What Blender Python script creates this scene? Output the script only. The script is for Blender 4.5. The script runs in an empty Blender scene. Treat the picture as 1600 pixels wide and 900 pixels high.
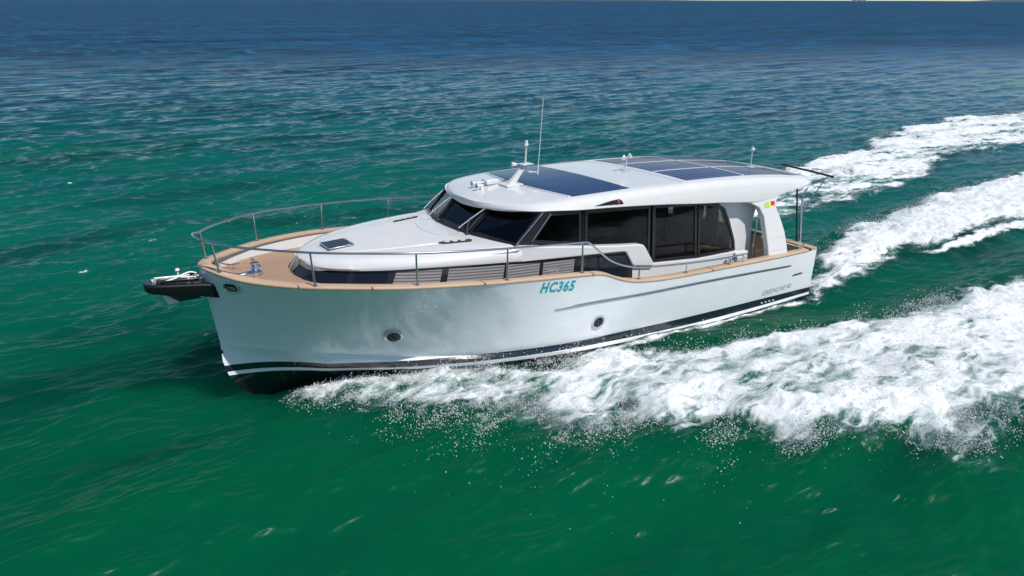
import bpy, bmesh, math, random
import numpy as np
from mathutils import Vector, Matrix

R = math.radians
scene = bpy.context.scene
col = scene.collection
rng = np.random.default_rng(7)
random.seed(7)

# ------------------------------------------------------------------ camera
cam_d = bpy.data.cameras.new('camera')
cam_d.sensor_width = 36.0
cam_d.lens = 1222.49 / 1600 * 36
cam_d.clip_start = 0.1
cam_d.clip_end = 60000
cam = bpy.data.objects.new('camera', cam_d)
col.objects.link(cam)
yaw, pitch = -0.569485, math.atan2(450.3, 1222.49)
fwd = Vector((math.sin(yaw) * math.cos(pitch), -math.cos(yaw) * math.cos(pitch), -math.sin(pitch)))
cam.location = (13.4269, 11.4092, 5.8243)
cam.rotation_euler = (fwd.to_track_quat('-Z', 'Y').to_matrix() @ Matrix.Rotation(R(.12), 3, 'Z')).to_euler()
scene.camera = cam

# ------------------------------------------------------------------ light
SUN_EL, SUN_AZ = 56.0, 70.0        # azimuth measured from dead astern towards port
to_sun = Vector((-math.cos(R(SUN_AZ)) * math.cos(R(SUN_EL)), math.sin(R(SUN_AZ)) * math.cos(R(SUN_EL)), math.sin(R(SUN_EL))))
world = bpy.data.worlds.new('World')
scene.world = world
world.use_nodes = True
wn = world.node_tree
sky = wn.nodes.new('ShaderNodeTexSky')
sky.sky_type = 'NISHITA'
sky.sun_disc = False
sky.sun_elevation = R(SUN_EL)
sky.sun_rotation = math.atan2(to_sun.x, to_sun.y)
sky.air_density = 1.0
sky.dust_density = 0.0
sky.ozone_density = 4.0
wn.links.new(sky.outputs[0], wn.nodes['Background'].inputs[0])
wn.nodes['Background'].inputs[1].default_value = 0.085
sl = bpy.data.lights.new('sun', 'SUN')
sl.energy = 4.4
sl.angle = R(0.5)
sl.color = (1.0, 0.95, 0.88)
sun = bpy.data.objects.new('sun', sl)
sun.rotation_euler = (-to_sun).to_track_quat('-Z', 'Y').to_euler()
sun.location = to_sun * 60
col.objects.link(sun)
scene.view_settings.view_transform = 'Standard'
scene.view_settings.look = 'None'
scene.view_settings.exposure = 0.22
scene.view_settings.gamma = 1.0
scene.view_settings.use_curve_mapping = False
scene.cycles.max_bounces = 12
scene.cycles.volume_bounces = 10
scene.cycles.diffuse_bounces = 4
scene.cycles.transparent_max_bounces = 16
scene.cycles.caustics_reflective = False
scene.cycles.caustics_refractive = False
scene.cycles.sample_clamp_indirect = 4.0
scene.cycles.sample_clamp_direct = 5.0

# ------------------------------------------------------------------ materials
def mat(name, color=(.8, .8, .8), rough=.5, metal=0.0, coat=0.0, ior=1.5, **k):
    m = bpy.data.materials.new(name)
    m.use_nodes = True
    b = m.node_tree.nodes['Principled BSDF']
    b.inputs['Base Color'].default_value = (*color, 1)
    b.inputs['Roughness'].default_value = rough
    b.inputs['Metallic'].default_value = metal
    b.inputs['Coat Weight'].default_value = coat
    b.inputs['Coat Roughness'].default_value = .03
    b.inputs['IOR'].default_value = ior
    for a, v in k.items():
        b.inputs[a.replace('_', ' ')].default_value = v
    return m

class NT:
    """small helper for building node trees"""
    def __init__(s, m):
        s.t = m.node_tree
        s.b = s.t.nodes['Principled BSDF']
    def n(s, typ, ins=None, **props):
        nd = s.t.nodes.new(typ)
        for a, v in props.items():
            setattr(nd, a, v)
        for a, v in (ins or {}).items():
            if isinstance(v, bpy.types.NodeSocket):
                s.t.links.new(v, nd.inputs[a])
            else:
                nd.inputs[a].default_value = v
        return nd
    def math(s, op, a, b=0.0, c=0.0, clamp=False):
        return s.n('ShaderNodeMath', {0: a, 1: b, 2: c}, operation=op, use_clamp=clamp).outputs[0]
    def mix(s, f, a, b):
        nd = s.n('ShaderNodeMix', data_type='RGBA')
        for i, v in ((0, f), (6, a), (7, b)):
            if isinstance(v, bpy.types.NodeSocket):
                s.t.links.new(v, nd.inputs[i])
            else:
                nd.inputs[i].default_value = v if i == 0 else (*v, 1)
        return nd.outputs[2]
    def noise(s, vec, scale, detail=4, rough=.55, dist=0.0):
        return s.n('ShaderNodeTexNoise', {'Vector': vec, 'Scale': scale, 'Detail': detail, 'Roughness': rough, 'Distortion': dist}).outputs[0]
    def step(s, v, lo, hi):
        return s.n('ShaderNodeMapRange', {0: v, 1: lo, 2: hi, 3: 0.0, 4: 1.0}, interpolation_type='SMOOTHSTEP').outputs[0]
    def obj(s):
        return s.n('ShaderNodeTexCoord').outputs['Object']
    def link(s, a, name):
        s.t.links.new(a, s.b.inputs[name])

def dirty_white(name, c=(.60, .61, .62), rough=.22, coat=.5):
    """gelcoat with a little unevenness"""
    m = mat(name, c, rough, coat=coat)
    t = NT(m)
    o = t.obj()
    n1 = t.noise(o, 2.3, 5, .6)
    n2 = t.noise(o, 26, 3, .6)
    c2 = tuple(v * .965 for v in c)
    t.link(t.mix(t.step(n1, .35, .7), c2, c), 'Base Color')
    t.link(t.math('MULTIPLY_ADD', n2, .14, rough - .06), 'Roughness')
    return m

M = {}
M['gelcoat'] = dirty_white('white_gelcoat')
M['nonskid'] = dirty_white('nonskid_white', (.53, .54, .55), .55, .1)
M['offwhite'] = dirty_white('cream_white', (.70, .68, .62), .45, .1)
M['steel'] = mat('stainless_steel', (.62, .63, .65), .16, 1.0)
M['railsteel'] = mat('brushed_steel_strip', (.42, .43, .45), .34, 1.0)
M['chrome'] = mat('chrome', (.78, .79, .80), .07, 1.0)
M['galv'] = mat('galvanised', (.72, .73, .74), .38, .6)
M['black'] = mat('black_gloss', (.012, .012, .015), .18, coat=.5)
M['sprit'] = mat('black_paint', (.006, .006, .008), .25)
M['anchor_dark'] = mat('anchor_dark_paint', (.05, .055, .06), .4, .3)  # dark grey of the fluke body
M['rubber'] = mat('black_rubber', (.02, .02, .02), .6)
M['blackframe'] = mat('black_window_frame', (.012, .012, .013), .3)
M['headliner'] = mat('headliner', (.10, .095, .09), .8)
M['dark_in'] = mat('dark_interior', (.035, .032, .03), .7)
M['sofa'] = mat('cream_leather', (.55, .50, .42), .5)
M['brown'] = mat('brown_leather', (.085, .035, .022), .45)
M['red'] = mat('red_lens', (.55, .01, .02), .15, coat=.6)
M['teal'] = mat('teal_vinyl', (.004, .40, .46), .5)
M['greyletter'] = mat('grey_lettering', (.16, .17, .19), .35, .4)
M['yellow'] = mat('yellow_sticker', (.75, .62, .06), .4)
M['green'] = mat('green_sticker', (.35, .55, .12), .4)
M['redsticker'] = mat('red_sticker', (.5, .03, .03), .4)
M['rope'] = mat('white_rope', (.75, .74, .70), .8)
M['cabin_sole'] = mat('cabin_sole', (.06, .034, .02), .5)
M['blind'] = None

# hull: white topsides, dark boot stripe, white line, black antifouling by height (trimmed plane)
m = dirty_white('hull_paint', (.86, .88, .90), .10, .8)
t = NT(m)
sep = t.n('ShaderNodeSeparateXYZ', {0: t.obj()})
X, Z = sep.outputs[0], sep.outputs[2]
def ramp(pts):
    cr = t.n('ShaderNodeFloatCurve', {1: t.math('DIVIDE', X, 11.6)})
    c = cr.mapping.curves[0]
    while len(c.points) < len(pts):
        c.points.new(.5, .5)
    for p, (x, z) in zip(c.points, pts):
        p.location = (x / 11.6, z)
        p.handle_type = 'AUTO'
    cr.mapping.update()
    return cr.outputs[0]
top = ramp([(0, .185), (2.25, .27), (4.69, .35), (6.74, .395), (8.6, .47), (11.3, .585)])
b1 = ramp([(0, .085), (2.24, .12), (4.68, .21), (6.75, .285), (8.6, .35), (11.28, .475)])
b2 = ramp([(0, .03), (2.23, .05), (4.68, .14), (6.75, .215), (8.6, .29), (11.26, .41)])
base = t.b.inputs['Base Color'].links[0].from_socket
def above(c, w=.004):
    return t.step(t.math('SUBTRACT', Z, c), -w, w)
c1 = t.mix(above(b2), (.006, .006, .008), base)
c1 = t.mix(t.math('MULTIPLY', above(b1), t.math('SUBTRACT', 1.0, above(top))), c1, (.012, .02, .028))
t.link(c1, 'Base Color')
M['hull'] = m

# teak
def teak(name, c1, c2, plank, seams=True):
    m = mat(name, c1, .55)
    t = NT(m)
    o = t.obj()
    st = t.n('ShaderNodeMapping', {0: o, 3: (1.2, 22, 22)})
    n = t.noise(st.outputs[0], 1.0, 5, .6)
    n2 = t.noise(o, 1.6, 3, .5)
    cc = t.mix(t.step(t.math('MULTIPLY_ADD', n, .6, t.math('MULTIPLY', n2, .4)), .3, .7), c1, c2)
    if seams:
        s = t.n('ShaderNodeSeparateXYZ', {0: o})
        f = t.math('FRACT', t.math('DIVIDE', s.outputs[1], plank))
        cc = t.mix(t.math('LESS_THAN', f, .10), cc, (.05, .04, .035))
    t.link(cc, 'Base Color')
    return m
M['teak_rail'] = teak('teak_caprail', (.38, .262, .172), (.46, .34, .24), .1, False)
M['teak_deck'] = teak('teak_deck', (.30, .19, .115), (.38, .255, .165), .055)
M['wood_in'] = teak('interior_wood', (.42, .20, .085), (.52, .27, .12), .1, False)

# tinted glass: dark, half see-through
def glass(name, tint, ior=1.5, rough=.02):
    m = bpy.data.materials.new(name)
    m.use_nodes = True
    nt = m.node_tree
    nt.nodes.remove(nt.nodes['Principled BSDF'])
    out = nt.nodes['Material Output']
    tr = nt.nodes.new('ShaderNodeBsdfTransparent')
    tr.inputs[0].default_value = (*tint, 1)
    gl = nt.nodes.new('ShaderNodeBsdfGlossy')
    gl.inputs['Roughness'].default_value = rough
    fr = nt.nodes.new('ShaderNodeFresnel')
    fr.inputs[0].default_value = ior
    mx = nt.nodes.new('ShaderNodeMixShader')
    nt.links.new(fr.outputs[0], mx.inputs[0])
    nt.links.new(tr.outputs[0], mx.inputs[1])
    nt.links.new(gl.outputs[0], mx.inputs[2])
    nt.links.new(mx.outputs[0], out.inputs[0])
    return m
M['glass'] = glass('tinted_glass', (.36, .38, .39), 1.28)
M['wsglass'] = glass('windscreen_glass', (.45, .52, .56), 1.5)
M['darkglass'] = mat('dark_glass', (.006, .010, .018), .04, coat=.0, Specular_IOR_Level=.35)
M['sunroof'] = mat('blue_sunroof_glass', (.005, .024, .085), .12, coat=.0, Specular_IOR_Level=.18)

# solar panel: dark blue cells with thin lines
def solar_mat():
    m = mat('solar_cells', (.01, .02, .07), .14, coat=.0, Specular_IOR_Level=.04)
    t = NT(m)
    s = t.n('ShaderNodeSeparateXYZ', {0: t.obj()})
    def lines(v, pitch, w):
        f = t.math('FRACT', t.math('DIVIDE', v, pitch))
        return t.math('LESS_THAN', t.math('MINIMUM', f, t.math('SUBTRACT', 1.0, f)), w)
    g = t.math('MAXIMUM', lines(s.outputs[0], .16, .035), lines(s.outputs[1], .16, .035))
    fine = t.math('MULTIPLY', lines(s.outputs[1], .053, .03), .35)
    n = t.noise(t.obj(), 3.0, 3)
    cc = t.mix(n, (.006, .014, .075), (.010, .022, .105))
    cc = t.mix(t.math('MAXIMUM', t.math('MULTIPLY', g, .75), fine), cc, (.20, .25, .36))
    t.link(cc, 'Base Color')
    return m
M['solar'] = solar_mat()

# pleated blind
def blind_mat():
    m = mat('pleated_blind', (.30, .29, .30), .8)
    t = NT(m)
    s = t.n('ShaderNodeSeparateXYZ', {0: t.obj()})
    z = t.math('MULTIPLY_ADD', s.outputs[0], -.066, s.outputs[2])
    f = t.math('FRACT', t.math('DIVIDE', z, .045))
    t.link(t.mix(t.math('LESS_THAN', f, .45), (.24, .235, .245), (.085, .08, .085)), 'Base Color')
    return m
M['blind'] = blind_mat()

# ------------------------------------------------------------------ mesh helpers
class MB:
    def __init__(s):
        s.v, s.f = [], []
    def add(s, vs, fs):
        o = len(s.v)
        s.v += [tuple(map(float, p)) for p in vs]
        s.f += [tuple(i + o for i in f) for f in fs]
        return s
    def box(s, c, size, rot=None):
        hx, hy, hz = (a / 2 for a in size)
        vs = [Vector((x, y, z)) for x in (-hx, hx) for y in (-hy, hy) for z in (-hz, hz)]
        if rot is not None:
            vs = [rot @ p for p in vs]
        c = Vector(c)
        return s.add([p + c for p in vs], [(0, 1, 3, 2), (4, 6, 7, 5), (0, 4, 5, 1), (2, 3, 7, 6), (0, 2, 6, 4), (1, 5, 7, 3)])
    def tube(s, path, r, n=10, closed=False):
        P = [Vector(p) for p in path]
        m = len(P)
        rr = r if isinstance(r, (list, tuple)) else [r] * m
        vs, fs = [], []
        ref = None
        for i, p in enumerate(P):
            if closed:
                d = P[(i + 1) % m] - P[i - 1]
            else:
                d = P[min(i + 1, m - 1)] - P[max(i - 1, 0)]
            d.normalize()
            if ref is None:
                ref = d.orthogonal().normalized()
            u = (ref - d * ref.dot(d)).normalized()
            ref = u
            w = d.cross(u)
            for k in range(n):
                a = 2 * math.pi * k / n
                vs.append(p + (u * math.cos(a) + w * math.sin(a)) * rr[i])
        for i in range(m if closed else m - 1):
            for k in range(n):
                a, b = i * n, ((i + 1) % m) * n
                fs.append((a + k, a + (k + 1) % n, b + (k + 1) % n, b + k))
        if not closed:
            fs.append(tuple(range(n - 1, -1, -1)))
            fs.append(tuple((m - 1) * n + k for k in range(n)))
        return s.add(vs, fs)
    def lathe(s, prof, c=(0, 0, 0), axis=(0, 0, 1), n=24):
        q = Vector((0, 0, 1)).rotation_difference(Vector(axis).normalized())
        c = Vector(c)
        vs, fs = [], []
        for r, z in prof:
            for k in range(n):
                a = 2 * math.pi * k / n
                vs.append(q @ Vector((r * math.cos(a), r * math.sin(a), z)) + c)
        for i in range(len(prof) - 1):
            for k in range(n):
                fs.append((i * n + k, i * n + (k + 1) % n, (i + 1) * n + (k + 1) % n, (i + 1) * n + k))
        fs.append(tuple(range(n - 1, -1, -1)))
        fs.append(tuple((len(prof) - 1) * n + k for k in range(n)))
        return s.add(vs, fs)
    def prism(s, poly, off):
        n = len(poly)
        off = Vector(off)
        P = [Vector(p) for p in poly]
        fs = [tuple(range(n)), tuple(range(2 * n - 1, n - 1, -1))]
        fs += [(i, n + i, n + (i + 1) % n, (i + 1) % n) for i in range(n)]
        return s.add(P + [p + off for p in P], fs)
    def grid(s, rows, cap=False):
        nr, nc = len(rows), len(rows[0])
        vs = [p for r in rows for p in r]
        fs = [(i * nc + j, i * nc + j + 1, (i + 1) * nc + j + 1, (i + 1) * nc + j) for i in range(nr - 1) for j in range(nc - 1)]
        if cap:
            fs += [tuple(range(nc)), tuple((nr - 1) * nc + j for j in range(nc))]
        return s.add(vs, fs)
    def loft(s, rings, cap=True):
        """closed rings"""
        nr, nc = len(rings), len(rings[0])
        vs = [p for r in rings for p in r]
        fs = [(i * nc + j, i * nc + (j + 1) % nc, (i + 1) * nc + (j + 1) % nc, (i + 1) * nc + j) for i in range(nr - 1) for j in range(nc)]
        if cap:
            fs += [tuple(range(nc - 1, -1, -1)), tuple((nr - 1) * nc + j for j in range(nc))]
        return s.add(vs, fs)
    def build(s, name, m, parent=None, smooth=40, bevel=0.0, seg=2, merge=False, label=None, subsurf=0):
        me = bpy.data.meshes.new(name)
        me.from_pydata(s.v, [], s.f)
        bm = bmesh.new()
        bm.from_mesh(me)
        if merge:
            bmesh.ops.remove_doubles(bm, verts=bm.verts, dist=.0004)
        bmesh.ops.dissolve_degenerate(bm, edges=bm.edges, dist=1e-5)
        bmesh.ops.recalc_face_normals(bm, faces=bm.faces)
        bm.to_mesh(me)
        bm.free()
        me.materials.append(m)
        o = bpy.data.objects.new(name, me)
        col.objects.link(o)
        if smooth:
            me.shade_smooth()
            me.set_sharp_from_angle(angle=R(smooth))
        if bevel:
            b = o.modifiers.new('bevel', 'BEVEL')
            b.width = bevel
            b.segments = seg
            b.limit_method = 'ANGLE'
            b.angle_limit = R(35)
            b.harden_normals = False
        if parent is not None:
            o.parent = parent
        if label:
            o['label'] = label
        return o

def newell(P):
    n = Vector((0, 0, 0))
    for i in range(len(P)):
        a, b = P[i], P[(i + 1) % len(P)]
        n += a.cross(b)
    return n.normalized()

def inset(poly, d):
    P = [Vector(p) for p in poly]
    n = newell(P)
    out = []
    for i in range(len(P)):
        a, b, c = P[i - 1], P[i], P[(i + 1) % len(P)]
        e1, e2 = (b - a).normalized(), (c - b).normalized()
        n1, n2 = n.cross(e1), n.cross(e2)
        bis = n1 + n2
        bis = bis / max(bis.length_squared / 2, .25)
        out.append(b + bis * d)
    return out

def frame_mb(poly, w, th):
    """a flat frame of width w inside the outline, thickness vector th"""
    P = [Vector(p) for p in poly]
    Q = inset(poly, w)
    th = Vector(th)
    n = len(P)
    mb = MB()
    vs = P + Q + [p + th for p in P] + [p + th for p in Q]
    fs = []
    for i in range(n):
        j = (i + 1) % n
        fs += [(i, j, n + j, n + i), (2 * n + i, 3 * n + i, 3 * n + j, 2 * n + j), (i, 2 * n + i, 2 * n + j, j), (n + i, n + j, 3 * n + j, 3 * n + i)]
    return mb.add(vs, fs)

def mir(P, s):
    return [(p[0], p[1] * s, p[2]) for p in P]

def smooth_path(pts, n=8):
    """Catmull-Rom through the points"""
    P = [Vector(p) for p in pts]
    P = [P[0] * 2 - P[1]] + P + [P[-1] * 2 - P[-2]]
    out = []
    for i in range(1, len(P) - 2):
        for k in range(n):
            t_ = k / n
            a, b, c, d = P[i - 1], P[i], P[i + 1], P[i + 2]
            out.append(.5 * ((2 * b) + (c - a) * t_ + (2 * a - 5 * b + 4 * c - d) * t_ ** 2 + (3 * b - a - 3 * c + d) * t_ ** 3))
    out.append(P[-2])
    return out

def pchip(xs, ys):
    """monotone cubic interpolation"""
    xs, ys = np.array(xs, float), np.array(ys, float)
    h = np.diff(xs)
    d = np.diff(ys) / h
    m_ = np.zeros_like(xs)
    m_[0], m_[-1] = d[0], d[-1]
    for i in range(1, len(xs) - 1):
        if d[i - 1] * d[i] > 0:
            w1, w2 = 2 * h[i] + h[i - 1], h[i] + 2 * h[i - 1]
            m_[i] = (w1 + w2) / (w1 / d[i - 1] + w2 / d[i])
    def f(x):
        x = np.clip(x, xs[0], xs[-1])
        i = np.clip(np.searchsorted(xs, x) - 1, 0, len(xs) - 2)
        t_ = (x - xs[i]) / h[i]
        return ((2 * t_**3 - 3 * t_**2 + 1) * ys[i] + (t_**3 - 2 * t_**2 + t_) * h[i] * m_[i] + (-2 * t_**3 + 3 * t_**2) * ys[i + 1] + (t_**3 - t_**2) * h[i] * m_[i + 1])
    return f

# ------------------------------------------------------------------ numpy noise
def _hash(ix, iy, seed):
    h = (ix.astype(np.int64) * 374761393 + iy.astype(np.int64) * 668265263 + seed * 1274126177) & 0xffffffff
    h = ((h ^ (h >> 13)) * 1274126177) & 0xffffffff
    return ((h ^ (h >> 16)) & 0xffff).astype(np.float32) / 65535.0
def vnoise(x, y, seed=0):
    ix, iy = np.floor(x), np.floor(y)
    fx, fy = (x - ix), (y - iy)
    fx = fx * fx * fx * (fx * (fx * 6 - 15) + 10)
    fy = fy * fy * fy * (fy * (fy * 6 - 15) + 10)
    a, b = _hash(ix, iy, seed), _hash(ix + 1, iy, seed)
    c, d = _hash(ix, iy + 1, seed), _hash(ix + 1, iy + 1, seed)
    return (a * (1 - fx) + b * fx) * (1 - fy) + (c * (1 - fx) + d * fx) * fy
def fbm(x, y, octaves=4, seed=0, gain=.5):
    s, a, tot = 0, 1.0, 0
    for o in range(octaves):
        c, sn = math.cos(.6 * o), math.sin(.6 * o)
        s = s + a * vnoise((x * c - y * sn) * 2 ** o + 17.3 * o, (x * sn + y * c) * 2 ** o - 9.1 * o, seed + o)
        tot += a
        a *= gain
    return s / tot
def billow(x, y, octaves=4, seed=0, gain=.55):
    s, a, tot = 0, 1.0, 0
    for o in range(octaves):
        c, sn = math.cos(.7 * o), math.sin(.7 * o)
        s = s + a * (1 - np.abs(2 * vnoise((x * c - y * sn) * 2 ** o + 7.3 * o, (x * sn + y * c) * 2 ** o - 3.1 * o, seed + o) - 1))
        tot += a
        a *= gain
    return s / tot
def sstep(v, lo, hi):
    t_ = np.clip((v - lo) / (hi - lo), 0, 1)
    return t_ * t_ * (3 - 2 * t_)

# ------------------------------------------------------------------ the sea
PORT = [(10.47, 0.9), (10.11, 1.27), (9.8, 1.51), (9.43, 1.82), (9.15, 2.11), (8.91, 2.66), (8.67, 3.06), (8.28, 3.21), (8.12, 3.62), (7.97, 4.01), (7.74, 4.28), (7.23, 4.19), (6.85, 4.43), (6.52, 4.83), (6.22, 5.13), (5.73, 5.25), (5.65, 5.62), (5.32, 5.98), (4.61, 6.06), (4.1, 6.48), (4.03, 6.8), (3.94, 7.18), (3.4, 7.3), (2.78, 7.23), (2.23, 7.39), (1.82, 7.84), (-12, 9.6), (-45, 13.5), (-45, 6.0), (-14, 3.9), (-5.23, 3.61), (-3.62, 3.34), (-1.58, 3.41), (-0.14, 3.5), (0.97, 3.17), (1.71, 2.88), (2.78, 2.9), (3.76, 2.6), (4.71, 2.15), (5.27, 1.79), (5.86, 1.64), (7.01, 1.38), (8.09, 1.12), (9.05, 0.75), (9.81, 0.48), (10.21, 0.41)]
STERN = [(0.31, 2.0), (-0.1, 1.79), (-2.29, 0.33), (-3.41, -0.33), (-5.37, -0.7), (-8.17, -1.37), (-11.1, -1.93), (-13.92, -2.03), (-20.5, -1.7), (-60, -2.2), (-60, 3.2), (-20, 2.6), (-11.32, 2.34), (-8.56, 1.35), (-6.79, 1.29), (-5.28, 1.33), (-3.28, 1.43), (-1.39, 1.91), (-0.09, 2.24)]
CREST = [(-4.65, 1.55), (-5.93, 1.28), (-7.36, 1.31), (-9.62, 1.49), (-12.5, 1.84), (-11.32, 2.34), (-8.94, 1.81), (-6.72, 1.66), (-5.19, 1.71)]
STBD = [(9.6, -1.1), (8.0, -3.0), (5.0, -5.2), (0.0, -6.0), (-5.0, -6.0), (-8.66, -6.5), (-10.21, -7.09), (-14.1, -7.93), (-16.09, -8.02), (-18.89, -9.47), (-20.89, -9.68), (-22.82, -10.76), (-26.17, -10.64), (-28.16, -11.28), (-30.59, -10.59), (-34.51, -10.55), (-70, -12), (-70, -6), (-27.05, -4.25), (-23.41, -5.18), (-19.98, -5.01), (-17.7, -5.3), (-13.77, -3.74), (-10.92, -3.14), (-8.07, -2.56), (-6.75, -2.74), (-4.64, -2.76), (-1, -3.2), (3, -2.9), (6, -1.7), (9, -.8)]

def poly_sd(x, y, poly):
    """signed distance, positive inside"""
    P = np.array(poly, float)
    d = np.full(x.shape, 1e9)
    ins = np.zeros(x.shape, bool)
    for i in range(len(P)):
        ax, ay = P[i]
        bx, by = P[(i + 1) % len(P)]
        ex, ey = bx - ax, by - ay
        wx, wy = x - ax, y - ay
        t_ = np.clip((wx * ex + wy * ey) / (ex * ex + ey * ey), 0, 1)
        d = np.minimum(d, (wx - ex * t_) ** 2 + (wy - ey * t_) ** 2)
        cond = ((ay > y) != (by > y))
        with np.errstate(divide='ignore', invalid='ignore'):
            xi = (bx - ax) * (y - ay) / (by - ay) + ax
        ins ^= cond & (x < xi)
    d = np.sqrt(d)
    return np.where(ins, d, -d)

def wake_fields(x, y):
    """foam amount 0..1, extra height"""
    wx = x + .55 * (fbm(x * .9, y * .9, 4, 11) - .5) * 2
    wy = y + .55 * (fbm(x * .9, y * .9, 4, 31) - .5) * 2
    f = np.zeros(x.shape)
    h = np.zeros(x.shape)
    # port bow wave
    sd = poly_sd(wx, wy, PORT)
    dens = .35 + .55 * sstep(sd, .05, 1.1) - .36 * sstep(fbm(x * .5 + 3, y * .9, 5, 113), .48, .70)
    # the thin, broken part between the hull spray and the outer lip near the bow
    thin = np.exp(-(((x - 7.9) / 1.1) ** 2 + ((y - 2.6) / .75) ** 2))
    aft = sstep(-x, 1.0, 14.0)
    fp = sstep(sd, -.12, .28) * (dens - .42 * thin) * (1 - .35 * aft)
    f = np.maximum(f, fp)
    inner_side = (x < 8.2) & (y < 3.9 - .12 * x)
    core = np.where(inner_side, sstep(sd, .25, 1.7), sstep(sd, -.3, 1.2))
    fade = sstep(-x, -9.5, -5.0) * (1 - .75 * sstep(-x, -2.0, 8.0))
    h += core * (.10 + .38 * fade) * (1 - .0 * aft)
    # starboard bow wave, streaky
    sd = poly_sd(wx, wy, STBD)
    streak = fbm(x * .35 - y * .12, (y + x * .22) * 2.0, 4, 71)
    outer = sstep(poly_sd(wx, wy, STBD), -.2, .5)
    inner = sstep((y + .16 * (-x) + 2.0), -3.0, 1.6)
    fs = outer * (.88 - .50 * inner + (streak - .5) * 1.25)
    f = np.maximum(f, np.clip(fs, 0, 1) * .92)
    h += sstep(sd, -.4, 1.0) * .16 * (1 - inner)
    # stern wash
    sd = poly_sd(wx, wy, STERN)
    ws = fbm(x * .4 + 9, y * 2.4, 5, 131)
    f = np.maximum(f, sstep(sd, -.15, .55) * (1 - .25 * sstep(-x, 8, 40)) * (1 - .28 * sstep(ws, .50, .70)))
    h += sstep(sd, -.5, 1.0) * .30 * sstep(-x, -.5, 3) * (1 - .7 * sstep(-x, 8, 30))
    sd = poly_sd(x, wy, CREST)
    f = np.maximum(f, sstep(sd, -.12, .12) * .8)
    h += sstep(sd, -.6, .2) * .10
    # hollow beside the quarter and behind the bow waves
    h -= .16 * np.exp(-(((x + 1.5) / 3.5) ** 2 + ((y - 2.7) / .7) ** 2))
    h -= .16 * np.exp(-(((x + 5.0) / 6.0) ** 2 + ((y + 2.2) / .9) ** 2))
    # smooth swell thrown up outside the port bow wave
    lip = poly_sd(x, y, PORT)
    h += .20 * np.exp(-((lip + .15) / .75) ** 2) * sstep(-x, -10.6, -8.0) * (y > 0) * (1 - .6 * sstep(-x, -1, 8))
    # thin sheet of water climbing the bow, trough under the forefoot
    hy = np.interp(x, [4, 6, 7.3, 8.8, 9.6, 10.1, 10.8, 11.3], [1.97, 1.88, 1.62, 1.16, .82, .58, .25, 0])
    climb = np.exp(-((np.abs(y) - hy - .10) / .28) ** 2) * sstep(-x, -10.75, -10.2) * sstep(x, 7.3, 8.6)
    h += .15 * climb
    f = np.maximum(f, .75 * climb)
    side = np.exp(-((np.abs(y) - np.interp(x, [0, 3.8, 5.8, 7], [1.90, 1.985, 1.90, 1.70]) - .09) / .10) ** 2) * sstep(x, -.1, .4) * sstep(-x, -7, -6)
    f = np.maximum(f, .62 * side)
    h -= .10 * np.exp(-(((x - 11.1) / .9) ** 2 + ((y - .1) / .8) ** 2))
    # inside the hull nothing foams
    return np.clip(f, 0, 1), h

# wind waves: crests run mostly along the x axis
waves = []
lam = np.geomspace(.11, 6.0, 110)
for L in lam:
    L = L * rng.uniform(.93, 1.07)
    ang = R(99) + rng.normal(0, R(17 if L > .8 else 27))
    k = 2 * math.pi / L
    amp = .0098 * L * (1.0 if L < .6 else (.6 / L) ** .5) * (1.0 if L < 1.2 else .92 * (1.2 / L) ** .55) * rng.uniform(.6, 1.35)
    waves.append((k * math.cos(ang), k * math.sin(ang), amp, rng.uniform(0, 6.283), L))

def wind_waves(x, y, cell):
    gust = .55 + .9 * fbm(x * .06, y * .06, 3, 5)
    calm = .45 + .75 * fbm(x * .22 + 4, y * .35, 3, 8)
    z = np.zeros(x.shape, np.float32)
    dx = np.zeros(x.shape, np.float32)
    dy = np.zeros(x.shape, np.float32)
    # warp the phase a little so nothing repeats
    px = x + .6 * (fbm(x * .25, y * .25, 2, 91) - .5)
    py = y + .6 * (fbm(x * .25, y * .25, 2, 95) - .5)
    for kx, ky, a, ph, L in waves:
        sel = cell < L / 2.5
        if not sel.any():
            continue
        th = (kx * px[sel] + ky * py[sel] + ph).astype(np.float32)
        w = a * sstep(L / 2.5 / np.maximum(cell[sel], 1e-4), 1.0, 1.8)
        w = w * (gust[sel] if L > .7 else calm[sel] * gust[sel])
        sn, cs = np.sin(th), np.cos(th)
        kk = math.hypot(kx, ky)
        z[sel] += w * cs
        q = .85 * w / kk
        dx[sel] -= q * kx * sn
        dy[sel] -= q * ky * sn
    return dx, dy, z

def smooth_noise_disp(x, y, f):
    big = billow(x * .8, y * .8, 3, 41) - .5
    med = billow(x * 2.4, y * 2.4, 3, 47) - .5
    fine = fbm(x * 9, y * 9, 3, 53) - .5
    return f * (.19 * big + .08 * med + .06 * fine)

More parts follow.
